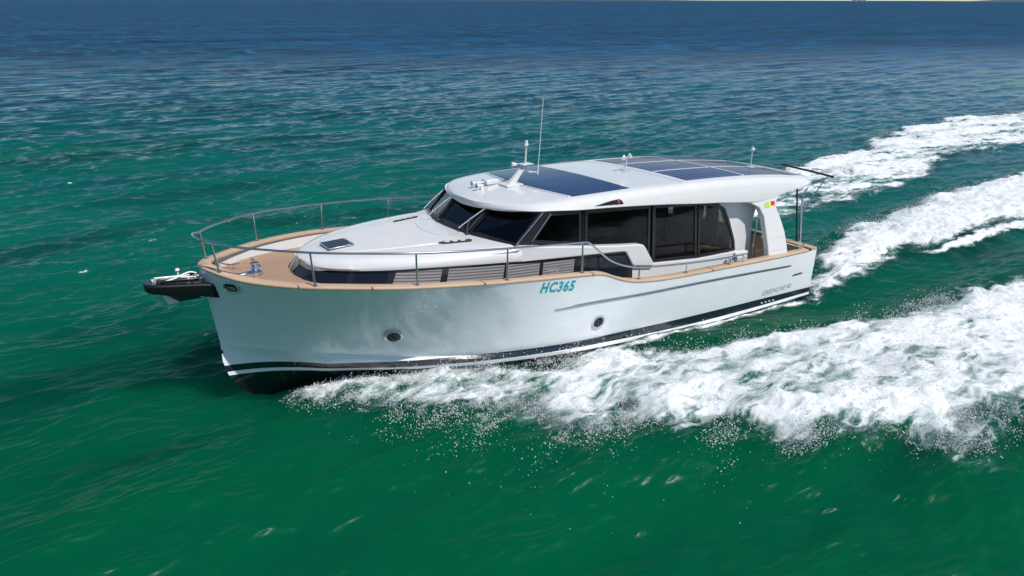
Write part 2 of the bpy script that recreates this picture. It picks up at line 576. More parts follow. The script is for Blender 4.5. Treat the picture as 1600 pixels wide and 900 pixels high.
def make_sea():
    cx, cy, ch = 13.43, 11.41, 5.82
    a0 = math.atan2(fwd.y, fwd.x)
    na = 1250
    half = R(40)
    mid = np.linspace(half, R(80), 330)[1:]
    ang = np.concatenate([np.linspace(-half, half, na), mid, np.linspace(R(80), 2 * math.pi - R(80), 90)[1:-1], 2 * math.pi - mid[::-1]]) + a0
    dep = np.concatenate([np.linspace(R(62), R(46), 60)[:-1], np.linspace(R(46), R(.7), 1500), np.geomspace(R(.62), R(.012), 46)])
    rad = ch / np.tan(dep)
    Rr, Aa = np.meshgrid(rad, ang, indexing='ij')
    x = cx + Rr * np.cos(Aa)
    y = cy + Rr * np.sin(Aa)
    nr, nc = x.shape
    dr = np.gradient(rad)
    da = np.gradient(ang)
    cell = np.maximum(np.abs(dr)[:, None] * .55, Rr * np.abs(da)[None, :])
    x, y, cell = x.ravel(), y.ravel(), cell.ravel()
    dx, dy, z = wind_waves(x, y, cell)
    near = (x > -75) & (x < 13) & (np.abs(y) < 22)
    foam = np.zeros(x.shape)
    hh = np.zeros(x.shape)
    foam[near], hh[near] = wake_fields(x[near], y[near])
    damp = 1 - .6 * foam
    z = z * damp + hh
    fs = foam > .01
    z[fs] += smooth_noise_disp(x[fs], y[fs], foam[fs])
    co = np.stack([x + dx * damp, y + dy * damp, z], 1).astype(np.float32)
    co = np.concatenate([co, [[cx, cy, 0.0]]]).astype(np.float32)
    foam = np.append(foam, 0).astype(np.float32)
    i, j = np.meshgrid(np.arange(nr - 1), np.arange(nc), indexing='ij')
    j2 = (j + 1) % nc
    quads = np.stack([i * nc + j, i * nc + j2, (i + 1) * nc + j2, (i + 1) * nc + j], -1).reshape(-1, 4)
    tris = np.array([[nr * nc, (k + 1) % nc, k] for k in range(nc)])
    # broad smooth mask decides which faces belong to the foam sheet
    fm = foam[quads].mean(1)
    isf = fm > .30
    def sheet(name, q, tr, m):
        used, inv = np.unique(np.concatenate([q.ravel(), tr.ravel()]), return_inverse=True)
        nq, ntri = len(q), len(tr)
        me = bpy.data.meshes.new(name)
        me.vertices.add(len(used))
        me.vertices.foreach_set('co', co[used].ravel())
        me.loops.add(len(inv))
        me.loops.foreach_set('vertex_index', inv.astype(np.int32))
        me.polygons.add(nq + ntri)
        st = np.concatenate([np.arange(nq) * 4, nq * 4 + np.arange(ntri) * 3]).astype(np.int32)
        me.polygons.foreach_set('loop_start', st)
        me.update(calc_edges=True)
        at = me.attributes.new('foam', 'FLOAT', 'POINT')
        at.data.foreach_set('value', foam[used])
        me.shade_smooth()
        me.materials.append(m)
        o = bpy.data.objects.new(name, me)
        col.objects.link(o)
        return o
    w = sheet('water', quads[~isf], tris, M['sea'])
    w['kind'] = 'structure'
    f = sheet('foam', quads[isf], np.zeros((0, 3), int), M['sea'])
    f['kind'] = 'stuff'
    f['label'] = 'white churned foam of the bow waves and stern wake'
    f['category'] = 'foam'

def sea_mat():
    m = mat('sea_water', (.0, .1, .05), .06, ior=1.33)
    t = NT(m)
    geo = t.n('ShaderNodeNewGeometry')
    pos = geo.outputs['Position']
    s = t.n('ShaderNodeSeparateXYZ', {0: pos})
    # depth of the bottom: a green sandy shallow near the boat, deeper and bluer beyond
    along = t.math('ADD', t.math('MULTIPLY', s.outputs[0], -.33), t.math('MULTIPLY', s.outputs[1], -.94))
    mp = t.n('ShaderNodeMapping', {0: pos, 2: (0, 0, R(20)), 3: (.35, 1.0, 1.0)})
    patch = t.noise(mp.outputs[0], .045, 4, .55, .4)
    patch2 = t.noise(mp.outputs[0], .16, 3, .5, .3)
    d = t.math('ADD', along, t.math('MULTIPLY', t.math('SUBTRACT', patch, .5), 45))
    # to starboard aft the water is deeper sooner
    d = t.math('ADD', d, t.math('MULTIPLY', t.math('MAXIMUM', t.math('MULTIPLY', s.outputs[0], -1.0), 0.0), .85))
    c = t.mix(t.step(d, -14, 14), (.0002, .064, .027), (.0006, .082, .056))
    c = t.mix(t.step(d, 4, 50), c, (.0008, .068, .084))
    c = t.mix(t.step(d, 32, 120), c, (.0006, .056, .150))
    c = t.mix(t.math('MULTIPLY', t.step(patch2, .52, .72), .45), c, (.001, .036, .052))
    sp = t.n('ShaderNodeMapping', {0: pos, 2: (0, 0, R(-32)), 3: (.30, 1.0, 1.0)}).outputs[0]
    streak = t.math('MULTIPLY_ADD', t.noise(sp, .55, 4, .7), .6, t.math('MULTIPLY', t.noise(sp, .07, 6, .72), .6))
    c = t.mix(t.math('MULTIPLY', t.step(streak, .50, .66), t.math('MULTIPLY_ADD', t.step(along, 6, 60), .62, .10)), c, (.0006, .015, .036))  # dark dashes of wave shadow painted into the colour, strongest far off
    wave_shade = t.noise(mp.outputs[0], .30, 4, .55, .6)
    c = t.mix(t.math('MULTIPLY', t.step(wave_shade, .50, .68), .62), c, (.0003, .026, .020))  # shade of the near wave faces, painted into the colour as dark patches
    patch3 = t.noise(mp.outputs[0], .11, 4, .6, .5)
    c = t.mix(t.math('MULTIPLY', t.step(patch3, .52, .70), t.math('SUBTRACT', .75, t.math('MULTIPLY', t.step(along, 20, 70), .75))), c, (.0006, .088, .048))
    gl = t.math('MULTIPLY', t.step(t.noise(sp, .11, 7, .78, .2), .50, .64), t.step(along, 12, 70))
    c = t.mix(t.math('MULTIPLY', gl, .35), c, (.002, .095, .165))  # lighter wave tone painted into the far colour
    # shaded and lit faces of far waves, painted into the colour as stretched noise
    wave_map = t.n('ShaderNodeMapping', {0: pos, 2: (0, 0, R(-8)), 3: (.50, .13, 1.0)}).outputs[0]
    wave_tone = t.noise(wave_map, 1.0, 5, .62, .2)
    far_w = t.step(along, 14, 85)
    c = t.mix(t.math('MULTIPLY', t.step(wave_tone, .53, .66), t.math('MULTIPLY', far_w, .72)), c, (.0004, .016, .040))
    wave_tone2 = t.noise(t.n('ShaderNodeMapping', {0: pos, 2: (0, 0, R(-14)), 3: (.15, .04, 1.0)}).outputs[0], 1.0, 4, .6, .3)
    c = t.mix(t.math('MULTIPLY', t.step(wave_tone2, .50, .62), t.math('MULTIPLY', far_w, .60)), c, (.0004, .018, .048))
    c = t.mix(t.math('MULTIPLY', t.step(wave_tone, .46, .33), t.math('MULTIPLY', far_w, .60)), c, (.010, .125, .215))
    att = t.n('ShaderNodeAttribute', attribute_name='foam').outputs['Fac']
    wv = t.n('ShaderNodeTexNoise', {'Vector': pos, 'Scale': 1.3, 'Detail': 3}).outputs['Color']
    wp = t.n('ShaderNodeVectorMath', {0: pos, 1: t.n('ShaderNodeVectorMath', {0: wv, 3: .55}, operation='SCALE').outputs[0]}, operation='ADD').outputs[0]
    strm = t.n('ShaderNodeMapping', {0: wp, 3: (.55, 1.25, 1.0)}).outputs[0]
    n1 = t.noise(strm, 3.2, 7, .68, .6)
    st1 = t.n('ShaderNodeMapping', {0: wp, 2: (0, 0, R(28)), 3: (.55, 3.4, 1.0)}).outputs[0]
    n2 = t.noise(st1, 1.9, 6, .66, .3)
    n1 = t.math('MULTIPLY_ADD', n1, .60, t.math('MULTIPLY', n2, .40))
    vor = t.n('ShaderNodeTexVoronoi', {'Vector': strm, 'Scale': 3.6, 'Randomness': 1.0}, feature='DISTANCE_TO_EDGE').outputs['Distance']
    lace = t.math('SUBTRACT', .22, t.math('MULTIPLY', vor, 1.1))
    v = t.math('ADD', t.math('MULTIPLY', att, 1.25), t.math('MULTIPLY', t.math('SUBTRACT', n1, .5), 3.3))
    v = t.math('ADD', v, t.math('MULTIPLY', lace, .55))
    gate = t.step(att, .02, .22)
    ff = t.math('MULTIPLY', t.step(v, .36, .98), gate)
    thin = t.math('MULTIPLY', t.step(v, .05, .6), t.math('MULTIPLY', gate, .55))
    c = t.mix(thin, c, (.055, .16, .15))
    fw_ = t.mix(t.noise(pos, 5.0, 5, .7), (.50, .55, .58), (.74, .755, .77))
    c = t.mix(ff, c, fw_)
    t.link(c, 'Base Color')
    # open water away from the boat is wind-ruffled at a scale finer than the mesh
    t.link(t.math('ADD', t.math('MULTIPLY', ff, .55), t.math('MULTIPLY_ADD', t.step(along, 30, 100), .27, t.math('MULTIPLY_ADD', t.step(along, 7, 22), -.10, .26))), 'Roughness')
    lev = t.math('MULTIPLY_ADD', t.step(along, -4, 9), .31, .065)
    t.link(t.math('MULTIPLY_ADD', t.step(along, 12, 130), -.32, lev), 'Specular IOR Level')
    # light scatters a long way inside clear water, a short way in foam
    t.b.inputs['Subsurface Weight'].default_value = 1.0
    t.b.inputs['Subsurface Radius'].default_value = (2.6, 2.6, 2.6)
    m.cycles.use_transparent_shadow = True
    t.b.subsurface_method = 'BURLEY'
    t.link(t.math('MULTIPLY_ADD', ff, -.86, .9), 'Subsurface Scale')
    # capillary ripples and foam texture
    rm = t.n('ShaderNodeMapping', {0: pos, 2: (0, 0, R(9)), 3: (.55, 1.0, 1.0)}).outputs[0]
    r1 = t.noise(rm, 9.0, 3, .5, .3)
    r2 = t.noise(rm, 2.4, 3, .55, .3)
    r3 = t.noise(rm, .55, 3, .55, .2)
    r4 = t.math('MULTIPLY', t.noise(sp, .22, 4, .6, .3), t.math('MULTIPLY', t.step(along, 10, 80), 1.1))
    r4 = t.math('ADD', r4, t.math('MULTIPLY', t.noise(sp, .05, 6, .66, .3), t.math('MULTIPLY', t.step(along, 30, 140), 7.0)))
    hgt = t.math('ADD', t.math('MULTIPLY', r1, .012), t.math('ADD', t.math('MULTIPLY', r2, .05), t.math('MULTIPLY', r3, .16)))
    fo = t.math('MULTIPLY', t.math('MULTIPLY', t.noise(pos, 26.0, 6, .7), ff), .035)
    bp = t.n('ShaderNodeBump', {'Strength': .42, 'Distance': 1.0, 'Height': t.math('ADD', t.math('ADD', hgt, r4), fo)})
    t.link(bp.outputs[0], 'Normal')
    return m
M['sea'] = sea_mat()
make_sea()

# low land on the far horizon
def far_land():
    m = mat('far_shore', (.05, .075, .085), .9)
    hv = [(0.0, 0.0)]
    a0 = math.atan2(fwd.y, fwd.x)
    mb = MB()
    def strip(b0, b1, hgt, seed, dist=5200):
        n = 60
        rows = []
        for i in range(n + 1):
            b = b0 + (b1 - b0) * i / n
            e = min(1, 6 * min(i, n - i) / n)
            hh = hgt * e * (.55 + .9 * float(fbm(np.array([i * .21]), np.array([seed * 3.3]), 4, seed)[0]))
            a = a0 - b
            for_r = lambda r, z: (13 + r * math.cos(a), 11 + r * math.sin(a), z)
            rows.append([for_r(dist, -.5), for_r(dist + 40, hh * .7), for_r(dist + 180, hh), for_r(dist + 500, hh * .6), for_r(dist + 800, -.5)])
        mb.grid(rows)
    f_ = 1222.49
    B = lambda px: math.atan((px - 800) / (f_ / math.cos(pitch)))
    strip(B(1472), B(2300), 16, 3)
    strip(B(1326), B(1356), 9, 5)
    strip(B(-700), B(1225), 10, 8, 6200)
    o = mb.build('hills', m)
    o['kind'] = 'structure'
far_land()

# ================================================================== the motor yacht
yacht = bpy.data.objects.new('motor_yacht', None)
yacht.empty_display_size = .5
col.objects.link(yacht)
yacht.rotation_euler = (0.0304, 0, 0)
yacht['label'] = 'white motor yacht with teak rails and roof solar panels, running fast across green sea'
yacht['category'] = 'yacht'

# --- hull lines
sheer_y = pchip([0, 1.5, 3, 5, 6.5, 7.55, 8.93, 10.24, 10.75, 11.05, 11.25, 11.36, 11.43, 11.46], [1.97, 2.08, 2.16, 2.22, 2.22, 2.20, 2.02, 1.50, 1.12, .82, .54, .33, .15, 0])
sheer_z = pchip([0, .79, 1.61, 2.37, 3.0, 3.86, 4.37, 4.75, 5.1, 5.41, 5.68, 5.84, 6.0, 6.92, 7.91, 8.5, 9.05, 9.63, 10.26, 10.64, 11.05, 11.46], [1.01, 1.04, 1.085, 1.13, 1.165, 1.21, 1.245, 1.285, 1.34, 1.44, 1.56, 1.605, 1.625, 1.72, 1.82, 1.875, 1.925, 1.975, 2.02, 2.045, 2.085, 2.18])
ch_y = pchip([0, 3.8, 5.8, 7.3, 8.8, 9.6, 10.1, 10.8, 11.32], [1.90, 1.985, 1.90, 1.66, 1.21, .87, .65, .28, .0])
ch_z = pchip([0, 2.25, 4.69, 5.72, 6.62, 8.2, 9.6, 10.4, 11.32], [.21, .30, .375, .40, .43, .55, .71, .81, .98])
def stem_x(z):
    return float(pchip([-.6, -.25, -.1, .01, .2, .41, .58, .89, 1.37, 1.93, 2.18], [9.2, 10.2, 10.61, 10.95, 11.15, 11.26, 11.30, 11.325, 11.36, 11.42, 11.46])(z))

NTOP = 21
def hull_section(x):
    """points of one side from the sheer down to the keel, at station x measured on the sheer"""
    ys, zs = float(sheer_y(x)), float(sheer_z(x))
    u = x / 11.46
    xc = u * 11.32
    yc, zc = float(ch_y(xc)), float(ch_z(xc))
    P = []
    n = NTOP
    # topsides: concave flare forward, nearly straight aft
    fl = float(np.interp(x, [0, 6, 9.5, 11, 11.46], [-.02, .0, .045, .05, 0]))
    for i in range(n):
        s = i / (n - 1)
        y = ys + (yc - ys) * s - fl * math.sin(math.pi * s) * min(1, (ys - yc) * 1.2)
        z = zs + (zc - zs) * s
        zx = zs + (zc - zs) * s
        P.append([x + (xc - x) * s, y, z])
    led = float(np.interp(xc, [0, 4, 6, 9.8, 10.7, 11.32], [.004, .01, .05, .05, .0, 0]))
    P.append([xc, max(yc - led, 0), zc - 1.5 * led - .008])
    # band under the knuckle, swelling outwards
    zb = float(np.interp(x, [0, 4.7, 6.0, 7.0, 8.2, 9.2, 10.0, 10.6, 11.3], [-.10, .0, .07, .16, .29, .385, .50, .62, .80])) * 1.0
    zb = min(zb, zc - .05)
    tp = float(np.interp(xc, [9.9, 10.6, 11.2], [1.0, .64, .32]))
    P.append([xc, max(yc - led * .25, 0) * (1 + tp) / 2, (zc + zb) / 2])
    P.append([xc, max(yc - led * .8 - .01, 0) * tp, zb])
    # bottom down to the keel
    zk = float(np.interp(x, [0, 6, 9.0, 10.33, 10.74, 11.085, 11.29, 11.40, 11.44, 11.46], [-.45, -.6, -.52, -.25, -.10, .01, .20, .41, .58, .66]))
    zk = min(zk, zb - .03)
    yb = P[-1][1]
    for s in (.12, .35, .68, 1.0):
        z = zb + (zk - zb) * (s ** .8 if x < 9 else s)
        y = yb * (1 - s) ** (.75 if x < 8 else 1.0) * (1 if s < 1 else 0)
        xx = xc
        P.append([xx, y, z])
    return P

stations = np.concatenate([np.linspace(0, 4.4, 16)[:-1], np.linspace(4.4, 6.2, 25)[:-1], np.linspace(6.2, 10.2, 28)[:-1], np.linspace(10.2, 11.2, 18)[:-1], 11.46 - np.geomspace(.26, .004, 14), [11.46]])
secs = [hull_section(x) for x in stations]
hm = MB()
rows = []
for s in secs:
    rows.append([(p[0], p[1], p[2]) for p in s] + [(p[0], -p[1], p[2]) for p in reversed(s[:-1])])
hm.grid(rows)
nc = len(rows[0])
hm.f.append(tuple(range(nc)))                      # transom
hull = hm.build('hull', M['hull'], yacht, smooth=38, merge=True)

def hull_y(x, z):
    """half breadth of the topsides at a point seen from the side"""
    i = int(np.clip(np.searchsorted(stations, x), 1, len(stations) - 1))
    res = []
    for k in (i - 1, i):
        s = np.array(secs[k])[:NTOP + 3]
        res.append(np.interp(-z, -s[:, 2], s[:, 1]))
    t_ = (x - stations[i - 1]) / (stations[i] - stations[i - 1])
    return float(res[0] * (1 - t_) + res[1] * t_)

# --- teak caprail: one mesh per side and the stern run
def caprail(side):
    rings = []
    for x in list(stations[1:-1]) + [11.455]:
        y, z = float(sheer_y(x)), float(sheer_z(x))
        # plan normal
        e = .01
        tx, ty = 1.0, float((sheer_y(min(x + e, 11.46)) - sheer_y(max(x - e, 0)))) / (min(x + e, 11.46) - max(x - e, 0))
        l = math.hypot(tx, ty)
        nx, ny = -ty / l, 1 / l
        w_in = .17 if x > 8 else (.15 if x > 6 else .14)
        if x < 5.2:
            w_in = .17
        o, i_ = .011, -w_in
        def pt(off, dz):
            yy = y + ny * off
            return (x + nx * off, max(yy, 0.0) * side, z + dz)
        rings.append([pt(o - .006, .0), pt(o, .010), pt(o, .031), pt(o - .010, .042), pt(i_ + .012, .044), pt(i_, .036), pt(i_, .004)])
    return MB().loft(rings)
caprail(1).build('caprail', M['teak_rail'], yacht, smooth=50)
caprail(-1).build('caprail', M['teak_rail'], yacht, smooth=50)
# scarf joints across the rail
for x in (10.45, 9.56, 7.95, 5.98, 3.2):
    j = MB()
    y, z = float(sheer_y(x)), float(sheer_z(x))
    j.box((x, y - .066, z + .027), (.012, .176, .036))
    j.build('rail_joint', mat('joint', (.10, .05, .03), .7), yacht, smooth=0)
# stern rail
sr = MB()
rings = []
for k in range(25):
    y = -1.97 + 3.94 * k / 24
    x0 = .06 * (1 - (y / 1.97) ** 2) * -1 + .02
    rings.append([(x0 - .03, y, 1.012), (x0 - .03, y, 1.05), (x0 - .02, y, 1.062), (x0 + .14, y, 1.064), (x0 + .15, y, 1.055), (x0 + .15, y, 1.012)])
sr.loft(rings)
sr.build('caprail', M['teak_rail'], yacht, smooth=50)

# --- bulwarks inside, decks
def inner_y(x):
    return max(float(sheer_y(x)) - (.15 if x > 5.2 else .15), 0)
DECK = pchip([0, 3.5, 6.5, 9, 11.5], [.42, .82, 1.32, 1.72, 1.98])
for side in (1, -1):
    rows = []
    for x in np.linspace(.08, 11.25, 90):
        # the inside follows the sheer offset inward along x near the stem
        y = inner_y(x)
        rows.append([(x, y * side, float(sheer_z(x)) + .02), (x, (y - .03 if y > .05 else y) * side, float(DECK(x)) - .02)])
    MB().grid(rows).build('bulwark', M['gelcoat'], yacht, smooth=40)
rows = []
for x in np.linspace(4.0, 11.24, 60):
    y = max(inner_y(x) - .02, 0.01)
    rows.append([(x, y * s, float(DECK(x))) for s in (-1, -.5, 0, .5, 1)])
MB().grid(rows).build('foredeck', M['teak_deck'], yacht, smooth=40)
rows = []
for x in np.linspace(.05, 4.0, 20):
    y = inner_y(x) - .02
    zz = float(np.interp(x, [0, 1.9, 2.1, 4.0], [.36, .50, .62, float(DECK(4.0))]))
    rows.append([(x, y * s, zz) for s in (-1, 0, 1)])
MB().grid(rows).build('cockpit_sole', M['teak_deck'], yacht, smooth=0)
# inner transom
MB().box((.15, 0, .72), (.05, 3.6, .62)).build('transom_lining', M['offwhite'], yacht, bevel=.01)

# --- rub rail strips and the short strip at the quarter
for side in (1, -1):
    for x0, x1, z0, z1 in ((.80, 6.58, .817, 1.126), (.368, .678, .577, .583)):
        rr = []
        for k in range(31):
            s = k / 30
            x = x0 + (x1 - x0) * s
            z = z0 + (z1 - z0) * s + .052 * math.sin(math.pi * s) * (1 if x1 > 2 else 0)
            y = hull_y(x, z)
            a = .021 * min(1, 10 * min(s, 1 - s) + .6)
            rr.append([(x, side * (y - .02), z - a), (x, side * (y + .006), z - a * .9), (x, side * (y + .012), z - a * .4), (x, side * (y + .012), z + a * .4), (x, side * (y + .006), z + a * .9), (x, side * (y - .02), z + a)])
        MB().loft(rr).build('rub_rail', M['railsteel'], yacht, smooth=50)

# --- portholes
for side in (1, -1):
    for x, z, r in ((9.09, 1.005, .140), (5.66, .69, .125)):
        y = hull_y(x, z)
        e = .12
        dx = (hull_y(x + e, z) - hull_y(x - e, z)) / (2 * e)
        dz = (hull_y(x, z + e) - hull_y(x, z - e)) / (2 * e)
        nrm = Vector((-dx, 1, -dz)).normalized()
        nrm.y *= side
        c = Vector((x, y * side, z))
        p = MB().lathe([(r * .74, -.03), (r * .76, .008), (r * .81, .016), (r * .90, .018), (r * .98, .012), (r, -.03)], c, nrm, 32)
        p.f = [f for f in p.f if len(f) == 4]
        po = p.build('porthole', M['chrome'], yacht, smooth=50)
        MB().lathe([(r * .79, -.02), (r * .79, .005)], c, nrm, 32).build('porthole_glass', M['darkglass'], po, smooth=30)

# --- fairleads through the bow bulwark
def oval(c, nrm, up, a, b, n=28):
    nrm = Vector(nrm).normalized()
    u = Vector(up).cross(nrm).normalized()
    w = nrm.cross(u)
    pts = []
    for k in range(n):
        th = 2 * math.pi * k / n
        ce, se = math.cos(th), math.sin(th)
        pts.append(Vector(c) + u * a * math.copysign(abs(ce) ** .6, ce) + w * b * math.copysign(abs(se) ** .6, se))
    return pts
for side in (1, -1):
    x, z = 11.17, 1.99
    y = hull_y(x, z)
    n_ = Vector((.80, .58 * side, -.10)).normalized()
    c = Vector((x, y * side, z)) + n_ * .012
    pl = MB().prism(oval(c - n_ * .03, n_, (0, 0, 1), .115, .062), n_ * .034).build('fairlead', M['black'], yacht, smooth=30)
    MB().tube(oval(c + n_ * .006, n_, (0, 0, 1), .118, .066), .012, 8, True).build('rim', M['steel'], pl, smooth=60)
    bar = MB()
    u = Vector((0, 0, 1)).cross(n_).normalized()
    for dz in (-.024, 0, .024):
        bar.tube([c + u * -.075 + Vector((0, 0, dz)), c + u * .075 + Vector((0, 0, dz))], .006, 6)
    bar.build('bar', M['steel'], pl)
    # the inner side of the same fairlead
    ci = Vector((11.14, side * (inner_y(11.14) - .035), 2.0))
    MB().tube(oval(ci - n_ * .02, -n_, (0, 0, 1), .09, .055), .014, 8, True).build('fairlead', M['steel'], yacht, smooth=60)

# --- registration and name
def text_mesh(body, size, mapper, name, material, shear=0.0, offset=0.0, space=1.0, width=None, label=None):
    cu = bpy.data.curves.new('lettering', 'FONT')
    cu.body = body
    cu.size = size
    cu.shear = shear
    cu.offset = offset
    cu.space_character = space
    cu.fill_mode = 'FRONT'
    cu.resolution_u = 6
    ob = bpy.data.objects.new('tmp', cu)
    col.objects.link(ob)
    dg = bpy.context.evaluated_depsgraph_get()
    me = bpy.data.meshes.new_from_object(ob.evaluated_get(dg))
    bpy.data.objects.remove(ob)
    xs = [v.co.x for v in me.vertices]
    x0, x1 = min(xs), max(xs)
    k = 1.0 if width is None else width / (x1 - x0)
    bm = bmesh.new()
    bm.from_mesh(me)
    bmesh.ops.triangulate(bm, faces=bm.faces)
    for v in bm.verts:
        v.co = mapper((v.co.x - x0) * k, v.co.y)
    bm.to_mesh(me)
    bm.free()
    me.name = name
    me.materials.append(material)
    o = bpy.data.objects.new(name, me)
    col.objects.link(o)
    o.parent = yacht
    return o
def on_hull(xa, za, slope, side, off=.004):
    off = .0009
    def f(u, v):
        x = xa - side * u
        z = za + (x - xa) * slope + v
        return Vector((x, side * (hull_y(x, z) + off), z))
    return f
text_mesh('HC365', .245, on_hull(6.95, 1.505, .123, 1), 'registration_number', M['teal'], .16, .012, 1.16, .65)
text_mesh('GREENLINE\u00b740', .145, on_hull(1.53, .305, .0, 1), 'name_lettering', M['greyletter'], .22, 0, 1.0, .88)
for side in (1,):
    for k in range(4):
        x = 1.50 - .115 * k
        z = float(np.interp(x, [0, 2.24], [.185, .27])) - .088
        y = hull_y(x, z) + .003
        MB().prism([(x + .026 * math.cos(a) + .008 * math.sin(a), y - .002, z + .018 * math.sin(a)) for a in np.linspace(0, 2 * math.pi, 14, endpoint=False)], (0, .006, 0)).build('exhaust_mark', mat('pale_mark', (.5, .52, .54), .4), yacht)

# --- coachroof on the foredeck
cr_y = pchip([7.0, 7.6, 8.3, 8.9, 9.3, 9.6, 9.78, 9.9, 9.97, 10.0], [1.655, 1.58, 1.43, 1.22, 1.0, .80, .64, .48, .30, 0])
cr_z = pchip([6.9, 7.3, 8.0, 9.0, 9.5, 9.8, 10.0], [2.165, 2.175, 2.185, 2.19, 2.17, 2.13, 2.08])
cr_low = pchip([7.0, 7.57, 8.17, 8.72, 9.28, 9.6, 10.0], [1.89, 1.93, 1.965, 1.98, 1.98, 1.985, 2.0])
def cr_ring(x):
    w, zt, zl = max(float(cr_y(x)), .003), float(cr_z(x)), float(cr_low(x))
    k = min(1, w / .6)
    edge = zt - .065
    half = [(0, zt), (.35 * w, zt - .004), (.62 * w, zt - .014), (max(w - .20 * k, .75 * w), zt - .03), (w - .09 * k, zt - .05), (w - .035 * k, edge - .03), (w - .008 * k, edge - .075), (w, zl + .045), (w - .004, zl + .012), (w - .03 * k, zl), (w - .10 * k, zl + .004)]
    r = [(x, y, z) for y, z in half]
    l = [(x, -y, z) for y, z in reversed(half[1:])]
    return r + [(x, 0, zl + .004)] + l
xs = np.concatenate([np.linspace(6.95, 9.3, 22)[:-1], np.linspace(9.3, 9.9, 16)[:-1], 10.0 - np.geomspace(.1, .002, 10)])
MB().loft([cr_ring(x) for x in xs]).build('coachroof', M['gelcoat'], yacht, smooth=55)
# raised non-skid panel
pan = [(9.60, .30), (9.25, .52), (8.6, .72), (7.85, .86), (7.55, .95), (7.50, .90), (7.72, .45), (7.78, 0)]
pan = pan + [(x, -y) for x, y in reversed(pan[:-1])]
pl = MB()
n = len(pan)
def cz(x, y):
    r = cr_ring(x)[:7]
    return float(np.interp(abs(y), [p[1] for p in r], [p[2] for p in r]))
half_w = pchip([7.5, 7.56, 7.85, 8.6, 9.25, 9.5, 9.62], [.90, .95, .86, .72, .52, .38, .26])
rows = []
for x in np.linspace(7.5, 9.62, 26):
    hw_ = float(half_w(x))
    row = [(x, -hw_ - .012, cz(x, hw_) - .008)]
    for u in np.linspace(-1, 1, 15):
        xx = x + (.28 * (1 - u * u) if x < 7.9 else 0) * (7.9 - x) / .4
        row.append((xx, u * hw_, cz(xx, u * hw_) + .008))
    row.append((x, hw_ + .012, cz(x, hw_) - .008))
    rows.append(row)
rows = [[(p[0] - .012, p[1], p[2] - .016) for p in rows[0]]] + rows + [[(p[0] + .012, p[1], p[2] - .016) for p in rows[-1]]]
pl.grid(rows)
pl.build('deck_panel', M['nonskid'], yacht, smooth=30)
# groove bead along the windscreen foot
for side in (1, -1):
    MB().tube(smooth_path([(7.86, 0, 2.19), (7.78, .4 * side, 2.187), (7.60, .82 * side, 2.17), (7.36, 1.1 * side, 2.145)], 6), .011, 8).build('spray_bead', M['nonskid'], yacht)
# hatch
hz = 2.195
hp = [(9.60, -.19), (9.21, -.19), (9.15, .27), (9.56, .26)]
hp = [(9.59, -.20, hz - .006), (9.17, -.20, hz + .004), (9.17, .24, hz + .004), (9.59, .24, hz - .006)]
hf = frame_mb(hp, .022, (0, 0, .022)).build('hatch', M['steel'], yacht, bevel=.008)
MB().prism([(p.x, p.y, p.z + .004) for p in inset(hp, .018)], (0, 0, .02)).build('hatch_glass', M['darkglass'], hf)
for y in (-.1, .14):
    MB().box((9.20, y, hz + .034), (.05, .035, .012)).build('hinge', M['steel'], hf, bevel=.003)
# ventilators: dark slotted grilles
for side in (1, -1):
    a, b = Vector((8.00, .86 * side, cz(8.0, .86) + .012)), Vector((7.50, .97 * side, cz(7.5, .97) + .012))
    d = (b - a).normalized()
    w = Vector((0, side, -.10)).normalized()
    g = MB().prism([a + d * -.02, a + w * .03 + d * .02, a + w * .055 + d * .08, b + w * .055, b + d * .03, b - w * .03, a - w * .03 + d * .06], (0, 0, .014)).build('vent_grille', M['rubber'], yacht, bevel=.004)
    for k in range(3):
        c = a + d * (.12 + .13 * k) + w * .01 + Vector((0, 0, .018))
        MB().prism([c - d * .045 - w * .024, c + d * .045 - w * .024, c + d * .045 + w * .024, c - d * .045 + w * .024], (0, 0, .006)).build('vent_slot', M['galv'], g, bevel=.003)

# --- window band under the coachroof, from the nose aft along both sides
wb_y = pchip([4.55, 7.0, 7.6, 8.3, 8.9, 9.3, 9.6, 9.78, 9.9, 9.965], [1.60, 1.60, 1.53, 1.38, 1.16, .94, .73, .56, .40, 0])
def band_pt(x, f, side, off=0.0):
    """f 0 = under the brow, 1 = at the deck; leans outwards going down near the nose"""
    lean = float(np.interp(x, [4, 7.5, 9.3, 9.97], [.03, .05, .11, .20]))
    zl = float(np.interp(x, [4.62, 5.69, 6.54, 7.0], [1.70, 1.775, 1.85, 1.89])) if x < 7.0 else float(cr_low(x))
    zt, zb = zl + .01, float(DECK(x)) - .01
    e = .02
    tx, ty = 1.0, float(wb_y(min(x + e, 9.965)) - wb_y(x - e)) / (min(x + e, 9.965) - (x - e))
    l = math.hypot(tx, ty)
    nx, ny = -ty / l, 1 / l
    y = float(wb_y(x))
    o = lean * f + off
    return (x + nx * o, max(y + ny * o, 0) * side, zt + (zb - zt) * f)
bx = np.concatenate([np.linspace(4.62, 9.3, 40)[:-1], np.linspace(9.3, 9.85, 14)[:-1], 9.965 - np.geomspace(.11, .0005, 10)])
